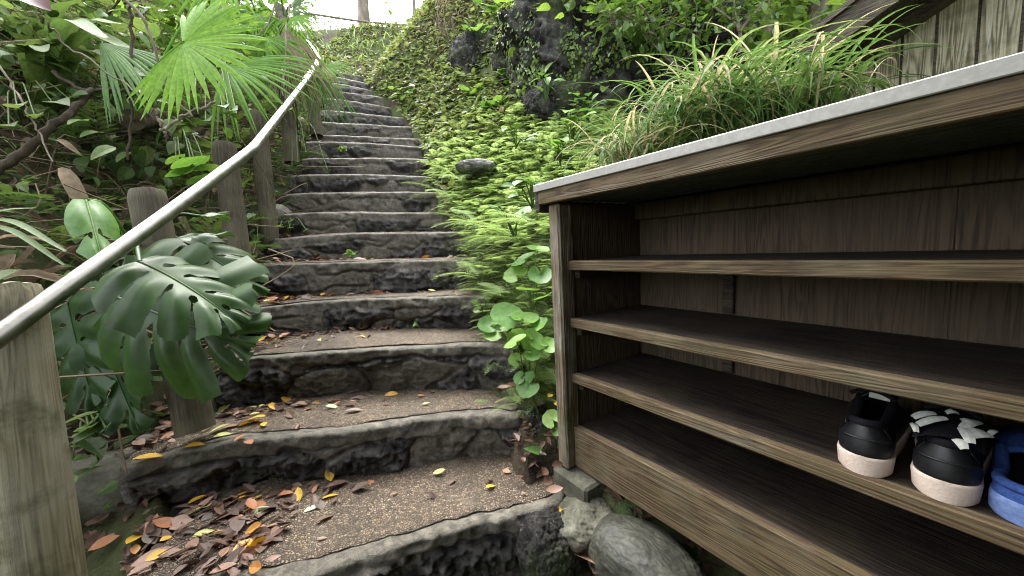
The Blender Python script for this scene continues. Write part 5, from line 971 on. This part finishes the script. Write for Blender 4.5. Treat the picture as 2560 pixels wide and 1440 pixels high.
for k, n, u0, uspan, where in [(0, 36, .0, .36, 'left end of the lowest step'), (1, 44, .0, .36, 'left end of the second step'), (2, 34, .0, .3, 'left end of the third step'), (3, 26, .0, .6, 'fourth step'), (4, 24, .0, .6, 'fifth step'), (5, 12, .0, .4, 'sixth step')]:
    bd = float(np.linalg.norm(EDGES[k + 1][:, :2].mean(0) - EDGES[k][:, :2].mean(0)))
    for i in range(n):
        u = u0 + uspan * abs(RS.normal(0, .42)); bmax = bd * (1.0 if k else 1.15); b = bmax * (1 - .75 * RS.rand() ** 1.5 * (1 - u * .6)) - .03 if RS.rand() < .8 else RS.uniform(.03, bmax); q = on_tread(k, .03 + u, max(b, .02)); q[2] += RS.uniform(0, .02); cl_ = cols[RS.randint(len(cols))]
        nm_ = {'dark': 'dark brown', 'pink': 'pinkish tan', 'lime': 'yellow green'}.get(cl_, cl_)
        litter_leaf(q, RS.uniform(.022, .062) * (1 + .1 * k), cl_, RS.normal(.4, .8), (RS.uniform(-.5, .5), RS.uniform(-.4, .4)), RS.randint(5), f'{nm_} fallen leaf among the litter at the {where}', f'{nm_} leaves on the {where}')
for i, (px, py, d, sz, col, yaw, ti) in enumerate([(1370, 1200, 1.13, .06, 'pink', 1.0, .9), (1385, 1225, 1.1, .05, 'pink', .2, .5), (1403, 1272, 1.06, .034, 'yellow', 1.2, .4), (1455, 1390, .98, .09, 'pink', 2.2, .5), (1360, 1180, 1.15, .05, 'brown', 1.4, .6), (1395, 1160, 1.13, .05, 'brown', .6, .7), (1340, 1010, 1.3, .06, 'brown', -.4, .4), (1385, 1030, 1.24, .05, 'pink', 1.2, .3), (1395, 1010, 1.24, .03, 'yellow', .3, .6), (1375, 990, 1.27, .03, 'yellow', .9, .4), (1285, 962, 1.38, .05, 'brown', .1, .3), (1260, 970, 1.4, .05, 'pink', .1, .2), (1420, 1405, 1.0, .05, 'brown', .4, .3), (1490, 1420, .95, .05, 'dark', 1.1, .3), (1310, 1060, 1.33, .05, 'brown', .5, .5), (1375, 1085, 1.2, .045, 'brown', .9, .5)]):
    litter_leaf(P(px, py, d), sz, col, yaw, (ti, .2), i % 5, ['pinkish dry leaf folded at the corner of the lowest step and the rack block', 'dry tan leaf below the folded pinkish one by the rack block', 'yellow leaf caught on the rock beside the rack block', 'long tan pointed leaf on the ground before the round stone', 'brown leaf on edge behind the folded pinkish leaf', 'brown leaf at the foot of the rack corner post', 'brown leaf on the rock beside the single round green leaf', 'pinkish leaf next to the rack post among round green leaves', 'small yellow leaf touching the rack post', 'tiny yellow leaf above the other yellow one by the rack post', 'brown leaf at the right end of the second step', 'pink tan leaf at the right end of the second step', 'brown leaf at the bottom edge left of the long tan leaf', 'dark leaf in the shade in front of the round stone', 'brown leaf on the mossy rock between second step and rack', 'brown leaf low beside the rack post under the heart leaves'][i], None)
a = Acc()
for k, n in [(0, 150), (1, 160), (2, 180), (3, 200), (4, 200), (5, 110), (6, 70), (7, 50), (8, 40), (9, 40), (10, 40), (11, 30), (12, 30)]:
    bd = float(np.linalg.norm(EDGES[k + 1][:, :2].mean(0) - EDGES[k][:, :2].mean(0)))
    for i in range(n):
        u = abs(RS.normal(0, .2)) if RS.rand() < .75 else RS.rand(); b = bd - abs(RS.normal(0, .05)) if RS.rand() < .85 else RS.uniform(.03, bd); q = on_tread(k, .02 + min(u, .95), max(b, .02)); q[2] += .002
        put(a, T_LIT[RS.randint(5)], q, rdir(-.15, .25), UP + RS.normal(0, .3, 3), RS.uniform(.012, .04) if RS.rand() < .8 else RS.uniform(.04, .07), .2 if RS.rand() < .75 else RS.uniform(.4, .8), .15)
for i in range(150):
    k = RS.randint(0, 5); q = on_tread(k, .03 + abs(RS.normal(0, .16)), RS.uniform(.1, .3)); d = rdir(-.05, .25, .4, .9); l = RS.uniform(.03, .14); tube(a, pathpts([q, q + d * l * .5 + RS.normal(0, .006, 3), q + d * l], 5), .0013, 4, RS.choice([.05, .2, .45]), False)
for i in range(720):
    rx, ry = (RS.uniform(-.3, .55), RS.uniform(-.34, .1)) if i < 500 else (RS.uniform(-.24, .02), RS.uniform(-.1, .3)); q = RK_P0 + np.array([math.cos(RZ) * rx - math.sin(RZ) * ry, math.sin(RZ) * rx + math.cos(RZ) * ry, 0]); q[2] = ground_at(q[0], q[1]) + .008; put(a, T_LIT[RS.randint(5)], q, rdir(-.4, .4), UP + RS.normal(0, .4, 3), RS.uniform(.012, .042), .16, .14)
for i in range(380):
    x, y = RS.uniform(-1.1, -.68), RS.uniform(.68, 1.08); z = max(ground_at(x, y), HS[0] if x > -.86 else 0) + RS.uniform(.006, .02); put(a, T_LIT[RS.randint(5)], (x, y, z), rdir(-.3, .3), UP + RS.normal(0, .4, 3), RS.uniform(.02, .06), .2 if RS.rand() < .8 else RS.uniform(.4, .7), .15)
for i in range(700):
    y = RS.uniform(.7, 3.2); x = xl_(y) - RS.uniform(-.06, .4); put(a, T_LIT[RS.randint(5)], (x, y, ground_at(x, y) + .01), rdir(-.3, .3), UP + RS.normal(0, .4, 3), RS.uniform(.02, .07), .22, .2)
tag(a.build('leaf_litter', MAT['litter'], smooth_=False), 'fine brown leaf litter gathered along the backs of the steps', 'leaf litter', kind='stuff')
